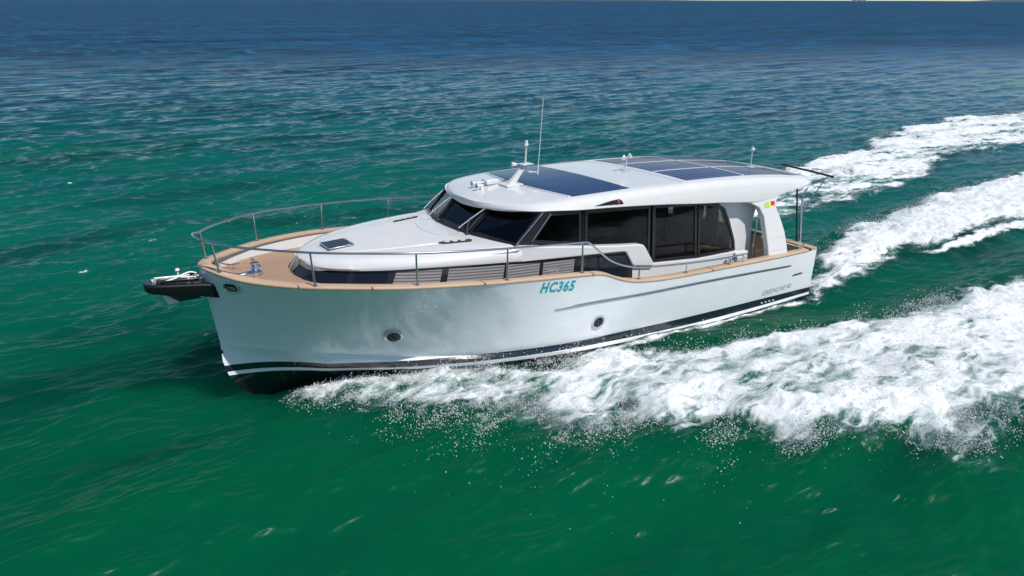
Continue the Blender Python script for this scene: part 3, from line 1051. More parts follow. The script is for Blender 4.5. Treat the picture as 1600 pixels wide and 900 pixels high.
for side in (1, -1):
    rows = [[band_pt(x, f, side) for f in (0, .33, .66, 1)] for x in bx]
    MB().grid(rows).build('lower_window_band', M['black'], yacht, smooth=50)
    # separate panes with blinds
    for x0, x1, blind in ((9.52, 9.90, 0), (9.02, 9.44, 0), (8.28, 8.93, 1), (7.28, 8.18, 1), (6.62, 7.22, 1), (5.92, 6.55, 1), (4.72, 5.66, 0)):
        q = np.linspace(x0, x1, 8)
        sl_ = .10 if x1 < 9 else .05
        rows = []
        for k, x in enumerate(q):
            rows.append([band_pt(float(np.clip(x + sl_ * (.5 - f) * -1, 4.64, 9.955)), f, side, .006) for f in (.10, .36, .62, .86)])
        if blind:
            pane = MB().grid(rows).build('lower_window', M['blind'], yacht, smooth=50)
        else:
            pane = MB().grid(rows).build('lower_window', M['darkglass'], yacht, smooth=50)

# --- side beam: the brow running aft and ending in a sloped nose
beam = [(7.5, 2.09), (7.02, 2.12), (6.95, 2.135), (6.4, 2.045), (5.57, 1.915), (5.0, 1.835), (4.50, 1.775), (4.42, 1.755), (4.36, 1.70), (4.14, 1.36), (4.14, 1.32), (4.62, 1.40), (4.66, 1.44), (4.80, 1.675), (4.86, 1.70), (5.69, 1.770), (6.54, 1.845), (7.02, 1.893), (7.5, 1.96)]
for side in (1, -1):
    a = [(x, side * 1.50, z) for x, z in beam]
    b = [(x, side * (1.658 if x < 7.05 else float(cr_y(x)) - .03), z) for x, z in beam]
    n = len(beam)
    MB().add(a + b, [tuple(range(n)), tuple(range(2 * n - 1, n - 1, -1))] + [(i, n + i, n + (i + 1) % n, (i + 1) % n) for i in range(n)]).build('side_moulding', M['gelcoat'], yacht, smooth=35, bevel=.022, seg=3)

# --- cabin trunk wall below the glass
for side in (1, -1):
    pts = [(4.9, 1.52), (4.1, 1.345), (3.0, 1.235), (1.90, 1.205), (1.78, 1.17), (1.80, .40), (4.9, .80)]
    MB().prism([(x, side * 1.50, z) for x, z in pts], (0, side * .085, 0)).build('cabin_side', M['gelcoat'], yacht, smooth=35, bevel=.012)
    # step box with a dark line, beside the glass
    st = MB().box((1.86, side * 1.60, 1.165), (.34, .12, .06)).build('side_step', M['gelcoat'], yacht, bevel=.012)
    MB().box((1.84, side * 1.61, 1.06), (.28, .10, .11)).build('step_box', M['gelcoat'], st, bevel=.012)
    MB().box((1.84, side * 1.6615, 1.07), (.20, .006, .018)).build('step_light', M['galv'], st)
    for x in (2.24, 2.12):
        MB().lathe([(.042, -.01), (.042, .012), (.03, .016), (.028, .004)], (x, side * 1.588, 1.05), (0, side, 0), 18).build('filler_cap', M['steel'], yacht, smooth=30)

# --- roof
rf_y = pchip([-.30, -.26, -.15, .0, .5, 1.5, 3.0, 5.0, 6.1, 6.45, 6.7, 6.88, 7.0, 7.055, 7.075], [1.36, 1.46, 1.55, 1.60, 1.645, 1.68, 1.675, 1.64, 1.60, 1.53, 1.33, 1.02, .62, .28, 0])
rf_z = pchip([-.5, 0, 1.0, 1.75, 3.2, 4.5, 5.7, 6.4, 6.8, 7.08], [2.40, 2.475, 2.60, 2.665, 2.735, 2.765, 2.765, 2.735, 2.70, 2.655])
rf_low = pchip([-.5, 0, .6, 1.1, 1.5, 1.98, 2.46, 3.19, 3.9, 4.5, 5.2, 5.81, 6.36, 6.63, 7.08], [2.33, 2.285, 2.225, 2.17, 2.145, 2.185, 2.245, 2.32, 2.40, 2.455, 2.51, 2.55, 2.595, 2.60, 2.605])
def roof_ring(x):
    w, zt, zl = max(float(rf_y(x)), .003), float(rf_z(x)), float(rf_low(x))
    zl = min(zl, zt - .10)
    k = min(1, w / .7)
    e = zt - .085 * k
    half = [(0, zt), (.30 * w, zt - .005), (.56 * w, zt - .016 * k), (.80 * w, zt - .034 * k), (w - .16 * k, zt - .040 * k), (w - .085 * k, e + .012 * k), (w - .038 * k, e - .035 * k), (w - .012, max(e - .10 * k, zl + .02)), (w, zl + .012), (w - .015 * k, zl), (w - .07 * k, zl + .008), (w - .11 * k, min(zl + .1, zt - .12)), (.5 * w, min(zl + .15, zt - .07))]
    r = [(x, y, z) for y, z in half]
    l = [(x, -y, z) for y, z in reversed(half[1:])]
    return r + [(x, 0, min(zl + .16, zt - .06))] + l
xs = np.concatenate([[-.30, -.28, -.24, -.17, -.08, 0, .15, .3], np.linspace(.5, 6.1, 44), np.linspace(6.2, 6.8, 12), [6.88, 6.94, 7.0, 7.03, 7.055, 7.068, 7.075]])
roof = MB().loft([roof_ring(x) for x in xs]).build('roof', M['gelcoat'], yacht, smooth=38)
def roof_top(x, y):
    w = float(rf_y(x))
    r = abs(y) / w
    return float(np.interp(r, [0, .30, .56, .80, .92], [0, -.005, -.016, -.034, -.040])) + float(rf_z(x))

def roof_sheet(outline_rows, lift, th):
    """rows of (x,y); follows the roof camber"""
    mb = MB()
    top_ = [[(x, y, roof_top(x, y) + lift + th) for x, y in r] for r in outline_rows]
    bot = [[(x, y, roof_top(x, y) + lift) for x, y in r] for r in outline_rows]
    mb.grid(top_)
    mb.grid(bot)
    nr, ncc = len(top_), len(top_[0])
    o = nr * ncc
    ring = [j for j in range(ncc)] + [i * ncc + ncc - 1 for i in range(1, nr)] + [(nr - 1) * ncc + j for j in range(ncc - 2, -1, -1)] + [i * ncc for i in range(nr - 2, 0, -1)]
    L_ = len(ring)
    mb.f += [(ring[i], ring[(i + 1) % L_], o + ring[(i + 1) % L_], o + ring[i]) for i in range(L_)]
    return mb
# blue glass roof light with a curved front
rows = []
for v in np.linspace(0, 1, 14):
    r = []
    for u in np.linspace(-1, 1, 21):
        xf = 5.74 + .20 * (1 - u * u)
        xa = 4.55 + .03 * (1 - u * u)
        r.append((xa + (xf - xa) * v, u * (1.385 - .03 * v)))
    rows.append(r)
roof_sheet(rows, -.02, .026).build('sunroof', M['sunroof'], yacht, smooth=40)
# raised lip ahead of it
MB().tube([(5.80 + .20 * (1 - u * u), u * 1.33, roof_top(5.80 + .2 * (1 - u * u), u * 1.33) + .002) for u in np.linspace(-1, 1, 30)], .02, 8).build('sunroof_lip', M['gelcoat'], yacht)
# white tray between roof light and panels, then six solar panels with white gaps
rows = [[(x, y) for y in np.linspace(-1.46, 1.46, 19)] for x in np.linspace(.05, 3.36, 16)]
roof_sheet(rows, -.012, .018).build('panel_tray', M['gelcoat'], yacht, smooth=40)
for xa, xb in ((1.71, 3.19), (.12, 1.66)):
    for ya, yb in ((.515, 1.375), (-.475, .475), (-1.34, -.515)):
        rows = [[(x, y) for y in np.linspace(ya, yb, 9)] for x in np.linspace(xa, xb, 9)]
        roof_sheet(rows, .005, .005).build('solar_panel', M['solar'], yacht, smooth=40)
for y in (-.495, .495):
    roof_sheet([[(x, y + d) for d in (-.021, 0, .021)] for x in np.linspace(.12, 3.19, 14)], .004, .012).build('panel_strip', M['gelcoat'], yacht, smooth=40)
roof_sheet([[(1.685 + d, y) for y in np.linspace(-1.36, 1.36, 25)] for d in (-.026, 0, .026)], .004, .0125).build('panel_strip', M['gelcoat'], yacht, smooth=40)
# port / starboard running light pods in the fascia
for side, lens in ((1, M['red']), (-1, mat('green_lens', (.01, .4, .15), .15))):
    def fy(x, z):
        return side * (float(rf_y(x)) - .012)
    pod = [(5.48, 2.615), (5.30, 2.642), (5.12, 2.662), (4.97, 2.668), (4.93, 2.645), (4.88, 2.585), (4.90, 2.575)]
    pts = [(x, fy(x, z) - side * .05, z - .035) for x, z in pod]
    pods = MB().prism(pts, (0, side * .062, 0)).build('running_light', M['blackframe'], yacht, bevel=.006)
    MB().lathe([(.034, -.02), (.036, .0), (.028, .014), (.012, .02)], (5.0, fy(5.0, 2.6) + side * .008, 2.592), (0, side, .1), 16).build('lens', lens, pods)

# --- arch pillars sweeping down from the roof to the rail
pf = [(2.46, 2.275), (1.98, 2.20), (1.72, 2.13), (1.52, 2.03), (1.43, 1.85), (1.42, 1.57), (1.415, 1.30), (1.43, 1.04)]
pa = [(.89, 1.0), (.875, 1.21), (.89, 1.50), (.975, 1.81), (1.05, 2.0), (1.02, 2.10), (.93, 2.16), (.80, 2.19)]
ptop = [(.80, 2.36), (1.2, 2.42), (2.46, 2.42)]
def pil_y(z):
    return float(np.interp(z, [1.0, 2.12, 2.2, 2.5], [1.975, 1.673, 1.648, 1.635]))
for side in (1, -1):
    outl = pf + pa + ptop
    mb = MB()
    o_ = [(x, side * pil_y(z), z) for x, z in outl]
    i_ = [(x, side * (pil_y(z) - .13), z) for x, z in outl]
    n = len(outl)
    mb.add(o_ + i_, [tuple(range(n)), tuple(range(2 * n - 1, n - 1, -1))] + [(i, n + i, n + (i + 1) % n, (i + 1) % n) for i in range(n)])
    pil = mb.build('arch_pillar', M['gelcoat'], yacht, smooth=30, bevel=.02, seg=3)
    # fine horizontal seams on the pillar
    for z in (1.42, 1.18):
        MB().box((1.15, side * (pil_y(z) + .001), z), (.44, .004, .006)).build('pillar_seam', M['galv'], pil)
# small coloured sticker on the port pillar top
for x0, x1, k, z0, z1 in ((1.38, 1.25, 'green', 2.005, 2.115), (1.25, 1.20, 'yellow', 2.005, 2.11), (1.20, 1.09, 'redsticker', 2.03, 2.11)):
    MB().prism([(x0, pil_y(z0) + .001, z0), (x1, pil_y(z0) + .001, z0), (x1, pil_y(z1) + .001, z1), (x0, pil_y(z1) + .001, z1)], (0, .004, .001)).build('sticker', M[k], yacht)

# --- side glass of the saloon
SY = 1.545
wins = [
    [(6.74, 2.13), (6.33, 2.575), (5.70, 2.52), (5.70, 1.92)],
    [(5.63, 2.515), (4.18, 2.405), (4.15, 1.36), (5.63, 1.90)],
    [(4.12, 2.40), (3.05, 2.30), (2.97, 1.24), (4.08, 1.345)],
    [(3.03, 2.30), (2.75, 2.26), (2.42, 2.17), (2.30, 2.10), (2.16, 1.86), (1.97, 1.42), (1.935, 1.215), (2.95, 1.235)],
]
for side in (1, -1):
    # black strip under the roof edge and pillars between
    MB().prism([(x, side * 1.515, z) for x, z in [(6.42, 2.60), (4.5, 2.47), (3.2, 2.335), (2.5, 2.25), (2.44, 2.17), (3.05, 2.30), (4.18, 2.40), (5.63, 2.51), (6.33, 2.57)]], (0, side * .03, 0)).build('window_header', M['blackframe'], yacht, smooth=0)
    for wi_, w in enumerate(wins):
        P = [(x, side * SY, z) for x, z in w]
        ww = newell([Vector(p) for p in P]).y * side
        if (newell([Vector(p) for p in P]).y > 0) != (side > 0):
            P = P[::-1]
        fr = frame_mb(P, .055, (0, -side * .035, 0)).build('side_window', M['blackframe'], yacht, smooth=0, bevel=.004)
        gp = inset(P, .05)
        if side < 0 and wi_ == 2:
            continue                                # the starboard door stands open
        MB().prism([(p.x, p.y - side * .016, p.z) for p in gp], (0, -side * .008, 0)).build('window_pane', M['glass'], fr, smooth=0)
    # thin bright trims on the mullions
    for a, b in (((5.665, 2.50), (5.665, 1.95)), ((4.135, 2.36), (4.10, 1.40)), ((3.0, 2.27), (2.955, 1.26))):
        MB().tube([(a[0], side * (SY + .006), a[1]), (b[0], side * (SY + .006), b[1])], .007, 6).build('window_trim', M['rubber'], yacht)

# --- windscreen
wb = [(7.03, 1.56, 2.10), (7.34, .56, 2.185), (7.34, -.56, 2.185), (7.03, -1.56, 2.10)]
wt = [(6.47, 1.53, 2.60), (6.80, .57, 2.63), (6.80, -.57, 2.63), (6.47, -1.53, 2.60)]
for k in range(3):
    P = [wb[k], wb[k + 1], wt[k + 1], wt[k]]
    n_ = newell([Vector(p) for p in P])
    if n_.x < 0:
        P = P[::-1]
        n_ = -n_
    fr = frame_mb(P, .06, -n_ * .04).build('windscreen', M['blackframe'], yacht, smooth=0, bevel=.004)
    MB().prism([p - n_ * .015 for p in inset(P, .055)], -n_ * .008).build('windscreen_pane', M['wsglass'], fr, smooth=0)
# quarter pillars between windscreen and first side window
for side in (1, -1):
    MB().prism([(7.05, side * 1.50, 2.07), (6.50, side * 1.50, 2.60), (6.30, side * 1.50, 2.60), (6.74, side * 1.50, 2.06)], (0, side * .052, 0)).build('windscreen_pillar', M['blackframe'], yacht, smooth=0, bevel=.01)
    MB().tube([(7.03, side * 1.57, 2.13), (6.49, side * 1.56, 2.60)], .011, 8).build('pillar_trim', M['steel'], yacht)
    MB().tube([(6.71, side * 1.565, 2.16), (6.34, side * 1.565, 2.56)], .008, 8).build('pillar_trim', M['steel'], yacht)
    # trims on the mullions
    MB().tube([(7.345, side * .57, 2.21), (6.82, side * .58, 2.62)], .012, 8).build('mullion_trim', M['rubber'], yacht)
# dark sill between windscreen and coachroof
MB().grid([[(7.36 - .33 * (y / 1.56) ** 2 + .03, y, 2.178 - .085 * (y / 1.56) ** 2 + .003) for y in np.linspace(-1.56, 1.56, 21)], [(7.28 - .33 * (y / 1.56) ** 2, y, 2.235 - .085 * (y / 1.56) ** 2) for y in np.linspace(-1.56, 1.56, 21)]]).build('windscreen_sill', M['blackframe'], yacht)
# wipers
for piv, tip, mid in (((7.36, .62, 2.165), (6.93, .60, 2.52), (7.18, .50, 2.34)), ((7.34, -.45, 2.19), (6.93, -.55, 2.54), (7.20, -.62, 2.34)), ((7.18, -1.12, 2.13), (6.75, -1.25, 2.50), (6.98, -1.28, 2.32))):
    piv, tip, mid = Vector(piv), Vector(tip), Vector(mid)
    off = Vector((.045, 0, .05))
    w_ = MB()
    w_.lathe([(.035, -.02), (.035, .02), (.02, .035)], piv, (.3, 0, 1), 12)
    w_.tube([piv + Vector((0, 0, .03)), (piv + mid) / 2 + off, mid + off], .008, 6)
    wi = w_.build('wiper', M['rubber'], yacht)
    d = (tip - mid)
    MB().tube([mid - d * .75 + off * .9, mid + off, tip + off * .9], .011, 6).build('wiper_blade', M['galv'], wi)

# --- interior seen through the glass
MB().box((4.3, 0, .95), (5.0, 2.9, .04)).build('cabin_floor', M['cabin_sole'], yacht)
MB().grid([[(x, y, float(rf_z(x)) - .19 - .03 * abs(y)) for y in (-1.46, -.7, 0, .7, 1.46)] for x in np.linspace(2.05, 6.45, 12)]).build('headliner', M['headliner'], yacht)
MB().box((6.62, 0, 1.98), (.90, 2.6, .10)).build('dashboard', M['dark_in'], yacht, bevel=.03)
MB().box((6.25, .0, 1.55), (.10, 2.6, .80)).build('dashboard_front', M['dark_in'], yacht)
sw = MB()
ctr = Vector((6.20, .62, 2.08))
ax = Vector((-.85, 0, .5)).normalized()
u_ = ax.orthogonal().normalized()
v_ = ax.cross(u_)
sw.tube([ctr + (u_ * math.cos(a) + v_ * math.sin(a)) * .20 for a in np.linspace(0, 2 * math.pi, 28, endpoint=False)], .016, 8, True)
for k in range(3):
    a = k * 2.094 + .5
    sw.tube([ctr, ctr + (u_ * math.cos(a) + v_ * math.sin(a)) * .20], .012, 6)
sw.build('steering_wheel', M['rubber'], yacht)
def seat(x, y, z, m, name, w=.55):
    s_ = MB().box((x, y, z), (.5, w, .14)).build(name, m, yacht, bevel=.04, seg=3)
    MB().box((x - .26, y, z + .36), (.13, w, .66), Matrix.Rotation(R(-8), 3, 'Y')).build('backrest', m, s_, bevel=.045, seg=3)
    MB().box((x, y, z - .30), (.34, w * .7, .48)).build('seat_base', M['dark_in'], s_)
seat(5.55, .72, 1.62, M['sofa'], 'helm_seat', .8)
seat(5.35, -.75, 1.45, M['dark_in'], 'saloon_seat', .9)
MB().box((3.2, 1.18, 1.19), (2.3, .50, .06)).build('galley_counter', M['wood_in'], yacht, bevel=.01)
MB().box((3.2, 1.18, 1.05), (2.28, .46, .20)).build('galley_cabinet', M['wood_in'], yacht)
MB().box((2.35, .98, 1.22), (.35, .30, .05)).build('cutting_board', M['sofa'], yacht, bevel=.01)
MB().box((3.4, -1.15, 1.25), (2.0, .55, .14)).build('saloon_sofa', M['sofa'], yacht, bevel=.04)
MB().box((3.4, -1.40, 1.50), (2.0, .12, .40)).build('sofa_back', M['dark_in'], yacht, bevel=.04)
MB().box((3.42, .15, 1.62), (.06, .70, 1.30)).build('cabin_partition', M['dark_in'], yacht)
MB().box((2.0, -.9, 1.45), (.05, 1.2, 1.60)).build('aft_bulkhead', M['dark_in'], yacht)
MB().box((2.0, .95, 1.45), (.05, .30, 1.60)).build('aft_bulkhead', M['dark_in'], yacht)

# --- side wing of the aft bulkhead, in the shade under the roof
for side in (1, -1):
    wing = [(2.60, 2.34), (1.25, 2.34), (1.30, 2.02), (1.37, 1.72), (1.40, 1.37), (1.37, 1.05), (1.34, .45), (2.2, .45), (2.2, 1.0), (2.0, 1.22), (1.98, 1.5), (2.3, 2.1)]
    MB().prism([(x, side * 1.37, z) for x, z in wing], (0, side * .07, 0)).build('cabin_wing', M['gelcoat'], yacht, smooth=35, bevel=.015)
    MB().tube([(1.30, side * 1.52, 1.98), (1.40, side * 1.53, 1.42), (1.42, side * 1.53, 1.0)], .016, 8).build('grab_pole', M['steel'], yacht)
# gate bar between wing and pillar
MB().tube([(1.40, 1.62, 1.13), (1.0, 1.66, 1.15)], .018, 8).build('gate_bar', M['offwhite'], yacht)
# cockpit seats
seat(.72, -1.25, .78, M['brown'], 'cockpit_seat', .9)
MB().box((.95, -.4, .80), (.9, 2.2, .16)).build('cockpit_bench', M['brown'], yacht, bevel=.04)
MB().box((1.30, -.5, 1.0), (.10, 2.4, .45)).build('bench_back', M['brown'], yacht, bevel=.04)
MB().tube([(.14, .95, 1.02), (.20, 1.0, .75)], .02, 6).build('transom_strap', M['rubber'], yacht)

# --- guard rails
railp = [(11.32, .38, 2.61), (10.98, .83, 2.585), (10.26, 1.43, 2.54), (9.6, 1.72, 2.485), (8.92, 1.95, 2.43), (8.2, 2.08, 2.37), (7.53, 2.15, 2.315), (6.8, 2.17, 2.25), (6.15, 2.17, 2.19), (6.03, 2.17, 2.165), (5.93, 2.17, 2.09), (5.79, 2.17, 1.965), (5.56, 2.17, 1.785), (5.25, 2.17, 1.645), (4.94, 2.165, 1.565), (4.54, 2.155, 1.505), (3.82, 2.13, 1.425), (3.2, 2.11, 1.37), (2.70, 2.09, 1.335), (2.33, 2.07, 1.315), (2.28, 2.05, 1.28), (2.28, 2.05, 1.16)]
tip = [(11.445, .2, 2.64), (11.475, 0, 2.65), (11.445, -.2, 2.64)]
full = [(x, -y, z) for x, y, z in reversed(railp)] + tip[::-1] + railp
rail = MB().tube(smooth_path(full, 6), .0165, 10).build('guard_rail', M['steel'], yacht, smooth=60)
for side in (1, -1):
    for (bx_, by_, bz_), (tx_, ty_, tz_) in (((11.27, .42, 2.16), (11.32, .38, 2.61)), ((10.24, 1.45, 2.08), (10.26, 1.43, 2.54)), ((8.93, 1.95, 1.96), (8.92, 1.95, 2.43)), ((7.55, 2.15, 1.84), (7.53, 2.15, 2.315)), ((6.15, 2.16, 1.69), (6.15, 2.17, 2.19)), ((4.95, 2.16, 1.36), (4.94, 2.165, 1.56)), ((3.81, 2.12, 1.25), (3.82, 2.13, 1.425)), ((2.68, 2.08, 1.19), (2.70, 2.09, 1.335))):
        bz2 = float(sheer_z(bx_)) + .05
        s_ = MB().tube([(bx_, by_ * side, bz2), (tx_, ty_ * side, tz_)], .0145, 10).build('stanchion', M['steel'], rail, smooth=60)
        MB().lathe([(.034, 0), (.034, .008), (.02, .02)], (bx_, by_ * side, bz2 - .002), (0, 0, 1), 14).build('stanchion_foot', M['steel'], s_, smooth=30)

# --- bow: black pulpit platform with the anchor roller
def pulpit_ring(x):
    s = (x - 11.02) / (12.22 - 11.02)
    w = float(np.interp(s, [0, .35, .8, .93, .98, 1], [.36, .27, .20, .17, .12, .04]))
    zt = float(np.interp(s, [0, .35, 1], [1.93, 2.00, 2.085]))
    th = float(np.interp(s, [0, .3, .7, 1], [.25, .205, .175, .12]))
    r = .02
    return [(x, w - r, zt), (x, w, zt - r), (x, w * .96, zt - th + r), (x, w * .96 - r, zt - th), (x, -w * .96 + r, zt - th), (x, -w * .96, zt - th + r), (x, -w, zt - r), (x, -w + r, zt)]
xs = [11.02, 11.15, 11.3, 11.5, 11.7, 11.9, 12.05, 12.14, 12.19, 12.21, 12.22]
pul = MB().loft([pulpit_ring(x) for x in xs]).build('bow_pulpit', M['sprit'], yacht, smooth=45, bevel=.008)
# raised side cheeks and slot on top
for side in (1, -1):
    MB().prism([(11.45, side * .155, 2.02), (12.0, side * .12, 2.065), (12.0, side * .12, 2.10), (11.5, side * .155, 2.075)], (0, -side * .03, 0)).build('roller_cheek', M['sprit'], pul, bevel=.006)
MB().lathe([(.03, -.09), (.045, -.08), (.03, 0), (.045, .08), (.03, .09)], (12.02, 0, 2.085), (0, 1, 0), 14).build('bow_roller', M['rubber'], pul)
MB().tube([(11.50, .20, 2.0), (11.50, .20, 2.07), (11.45, .24, 2.10)], .012, 8).build('pad_eye', M['steel'], pul)
MB().box((11.44, 0, 2.12), (.035, .05, .13)).build('stem_fitting', M['gelcoat'], yacht, bevel=.008)

# anchor: a separate thing carried by the roller
anch = bpy.data.objects.new('anchor', None)
col.objects.link(anch)
anch.rotation_euler = yacht.rotation_euler
anch['label'] = 'galvanised plough anchor hanging under the black bow pulpit'
anch['category'] = 'anchor'
MB().prism([(12.10, -.018, 2.10), (12.07, -.018, 2.14), (11.60, -.018, 2.105), (11.60, -.018, 2.07)], (0, .036, 0)).build('anchor_shank', M['galv'], anch, bevel=.006)
MB().prism([(12.12, -.016, 2.12), (12.06, -.016, 1.90), (11.98, -.016, 1.88), (12.03, -.016, 2.10)], (0, .032, 0)).build('anchor_arm', M['galv'], anch, bevel=.005)
fl = MB()
for side in (1, -1):
    fl.add([(12.01, 0, 1.90), (11.80, .03 * side, 1.735), (11.50, .03 * side, 1.735), (11.72, .17 * side, 1.86), (11.93, .12 * side, 1.885)], [(0, 1, 4), (1, 3, 4), (1, 2, 3)])
flo = fl.build('anchor_fluke', M['anchor_dark'], anch, smooth=0)
sm = flo.modifiers.new('solid', 'SOLIDIFY')
sm.thickness = .012
MB().prism([(12.02, .02, 1.91), (11.945, .02, 1.715), (11.79, .03, 1.728)], (0, -.05, 0)).build('fluke_tip', M['offwhite'], anch, smooth=0)
# chain and lashings on the pulpit
chn = MB()
for k in range(11):
    c = Vector((11.62 - .045 * k, .0, 2.06 + .004 * k + (0.03 if k > 6 else 0)))
    d = Vector((.026, 0, 0))
    s_ = Vector((0, .016, 0)) if k % 2 else Vector((0, 0, .016))
    chn.tube([c + d * math.cos(a) * 1.2 + s_ * math.sin(a) for a in np.linspace(0, 2 * math.pi, 10, endpoint=False)], .006, 5, True)
chn.build('anchor_chain', M['galv'], anch)
rp = MB()
rp.tube(smooth_path([(11.95, .10, 2.085), (11.82, .07, 2.10), (11.70, .0, 2.115), (11.58, -.06, 2.12), (11.50, -.02, 2.10)], 6), .012, 7)
rp.tube(smooth_path([(11.80, -.06, 2.09), (11.70, .06, 2.095), (11.58, .10, 2.09)], 6), .012, 7)
rp.tube([(11.74, -.10, 2.08), (11.74, -.10, 2.17)], .012, 8)
rp.lathe([(.022, 0), (.034, .015), (.022, .04)], (11.74, -.10, 2.15), (0, 0, 1), 10)
rp.build('anchor_lashing', M['rope'], anch)

# windlass and cleats on the foredeck
dz = float(DECK(10.7)) + .004
wl = MB().lathe([(.13, 0), (.13, .035), (.105, .05), (.06, .055)], (10.66, -.15, dz), (0, 0, 1), 24)
wl = wl.build('windlass', M['chrome'], yacht, smooth=40)
MB().lathe([(.06, .04), (.075, .06), (.05, .085), (.045, .13), (.07, .155), (.072, .175), (.04, .19)], (10.64, -.15, dz), (0, 0, 1), 22).build('drum', M['chrome'], wl, smooth=45)
MB().box((10.86, -.15, dz + .02), (.30, .09, .03)).build('chain_pipe', M['steel'], wl, bevel=.012)
def cleat(c, ang, s=1.0):
    m4 = Matrix.Translation(Vector(c)) @ Matrix.Rotation(ang, 4, 'Z') @ Matrix.Scale(s, 4)
    mb = MB()
    for dx in (-.045, .045):
        mb.tube([m4 @ Vector((dx * 1.2, 0, 0)), m4 @ Vector((dx * .8, 0, .055))], .012 * s, 8)
    mb.tube([m4 @ Vector((x, 0, .06 + .02 * abs(x) / .15)) for x in np.linspace(-.15, .15, 9)], [.006 * s] + [.013 * s] * 7 + [.006 * s], 8)
    mb.build('cleat', M['chrome'], yacht, smooth=50)
cleat((10.90, .42, dz + .02), R(35))
cleat((10.90, -.55, dz + .02), R(-35))
cleat((6.62, 2.06, float(sheer_z(6.62)) + .052), R(4))
cleat((6.62, -2.06, float(sheer_z(6.62)) + .052), R(-4))
cleat((.42, 1.90, 1.085), R(4))
cleat((.42, -1.90, 1.085), R(-4))
MB().tube([(10.47, -1.05, float(DECK(10.47)) + .03), (10.47, -.48, float(DECK(10.47)) + .03)], .009, 6).build('deck_handle', M['brown'], yacht)

# --- roof gear
mastp = [(6.12, 0, 2.75), (6.02, 0, 2.85), (5.92, 0, 2.95), (5.80, 0, 3.06)]
mt = MB()
rings = []
for (x, y, z), w, l in zip(mastp, (.12, .10, .085, .08), (.17, .13, .11, .12)):
    rings.append([(x + l * .5, -w * .5, z), (x + l * .5, w * .5, z), (x - l * .5, w * .5, z), (x - l * .5, -w * .5, z)])
mt.loft(rings)
mast = mt.build('radar_mast', M['gelcoat'], yacht, smooth=30, bevel=.012)
MB().box((6.10, 0, 2.762), (.34, .30, .03)).build('mast_foot', M['gelcoat'], mast, bevel=.01)
MB().box((5.78, 0, 3.09), (.22, .20, .018)).build('mast_shelf', M['gelcoat'], mast, bevel=.006)
MB().box((5.74, .0, 2.955), (.07, .26, .018)).build('antenna_bracket', M['gelcoat'], mast, bevel=.004)
MB().lathe([(.02, 0), (.026, .03), (.045, .10), (.055, .12), (.05, .125)], (5.86, -.12, 3.07), (1, -.25, .05), 18).build('loudhailer', M['gelcoat'], mast, smooth=40)
MB().tube([(5.79, 0, 3.09), (5.76, 0, 3.42)], [.017, .012], 8).build('light_pole', M['gelcoat'], mast)
MB().lathe([(.02, 0), (.036, .01), (.036, .045), (.028, .05), (.03, .075), (.022, .1), (.008, .105)], (5.76, 0, 3.40), (0, 0, 1), 14).build('masthead_light', M['gelcoat'], mast, smooth=35)
MB().box((5.79, .02, 3.425), (.05, .06, .05)).build('light_bracket', M['gelcoat'], mast, bevel=.008)
an = MB().tube([(5.615, .14, 2.94), (5.48, .12, 4.20)], [.007, .004], 7).build('whip_antenna', M['offwhite'], yacht)
MB().tube([(5.62, .14, 2.90), (5.605, .14, 3.06)], .016, 8).build('antenna_ferrule', M['gelcoat'], an)
MB().tube([(5.74, .10, 2.955), (5.60, .14, 2.94)], .012, 8).build('antenna_arm', M['gelcoat'], an)
# twin horn trumpets on the front of the roof
for y, xx, l in ((-.34, 6.62, .30), (-.10, 6.66, .12)):
    z = roof_top(6.6, y) + .075
    h_ = MB().lathe([(.018, -l), (.022, -.06), (.034, -.02), (.050, .02), (.046, .022), (.03, 0)], (xx + .06, y, z), (1, .0, 0.02), 18).build('horn', M['gelcoat'], yacht, smooth=40)
    MB().box((xx - .02, y, z - .05), (.06, .05, .06)).build('horn_foot', M['gelcoat'], h_, bevel=.006)
MB().box((6.32, -.34, roof_top(6.3, -.3) + .05), (.26, .20, .09)).build('horn_housing', M['gelcoat'], yacht, bevel=.02)
# spinning bird scarers / wind cups
def spinner(x, y, z, h, a):
    sp = MB().tube([(x, y, z), (x - .02, y, z + h)], .012, 8).build('wind_spinner', M['galv'], yacht)
    MB().lathe([(.10, 0), (.10, .012), (.03, .02)], (x, y, z), (0, 0, 1), 18).build('spinner_foot', M['galv'], sp, smooth=30)
    c = Vector((x - .02, y, z + h))
    d = Vector((math.cos(a), math.sin(a), 0))
    MB().tube([c - d * .12, c + d * .12], .008, 6).build('spinner_arm', M['galv'], sp)
    for s_ in (-1, 1):
        MB().lathe([(.015, -.03), (.04, -.015), (.055, .03), (.05, .032), (.03, -.005)], c + d * .12 * s_, (s_ * d.y * .8, -s_ * d.x * .8, .5), 14).build('spinner_cup', M['galv'], sp, smooth=50)
spinner(3.60, .17, roof_top(3.6, .17) + .005, .26, R(25))
spinner(.62, .62, roof_top(.62, .62) + .02, .36, R(40))
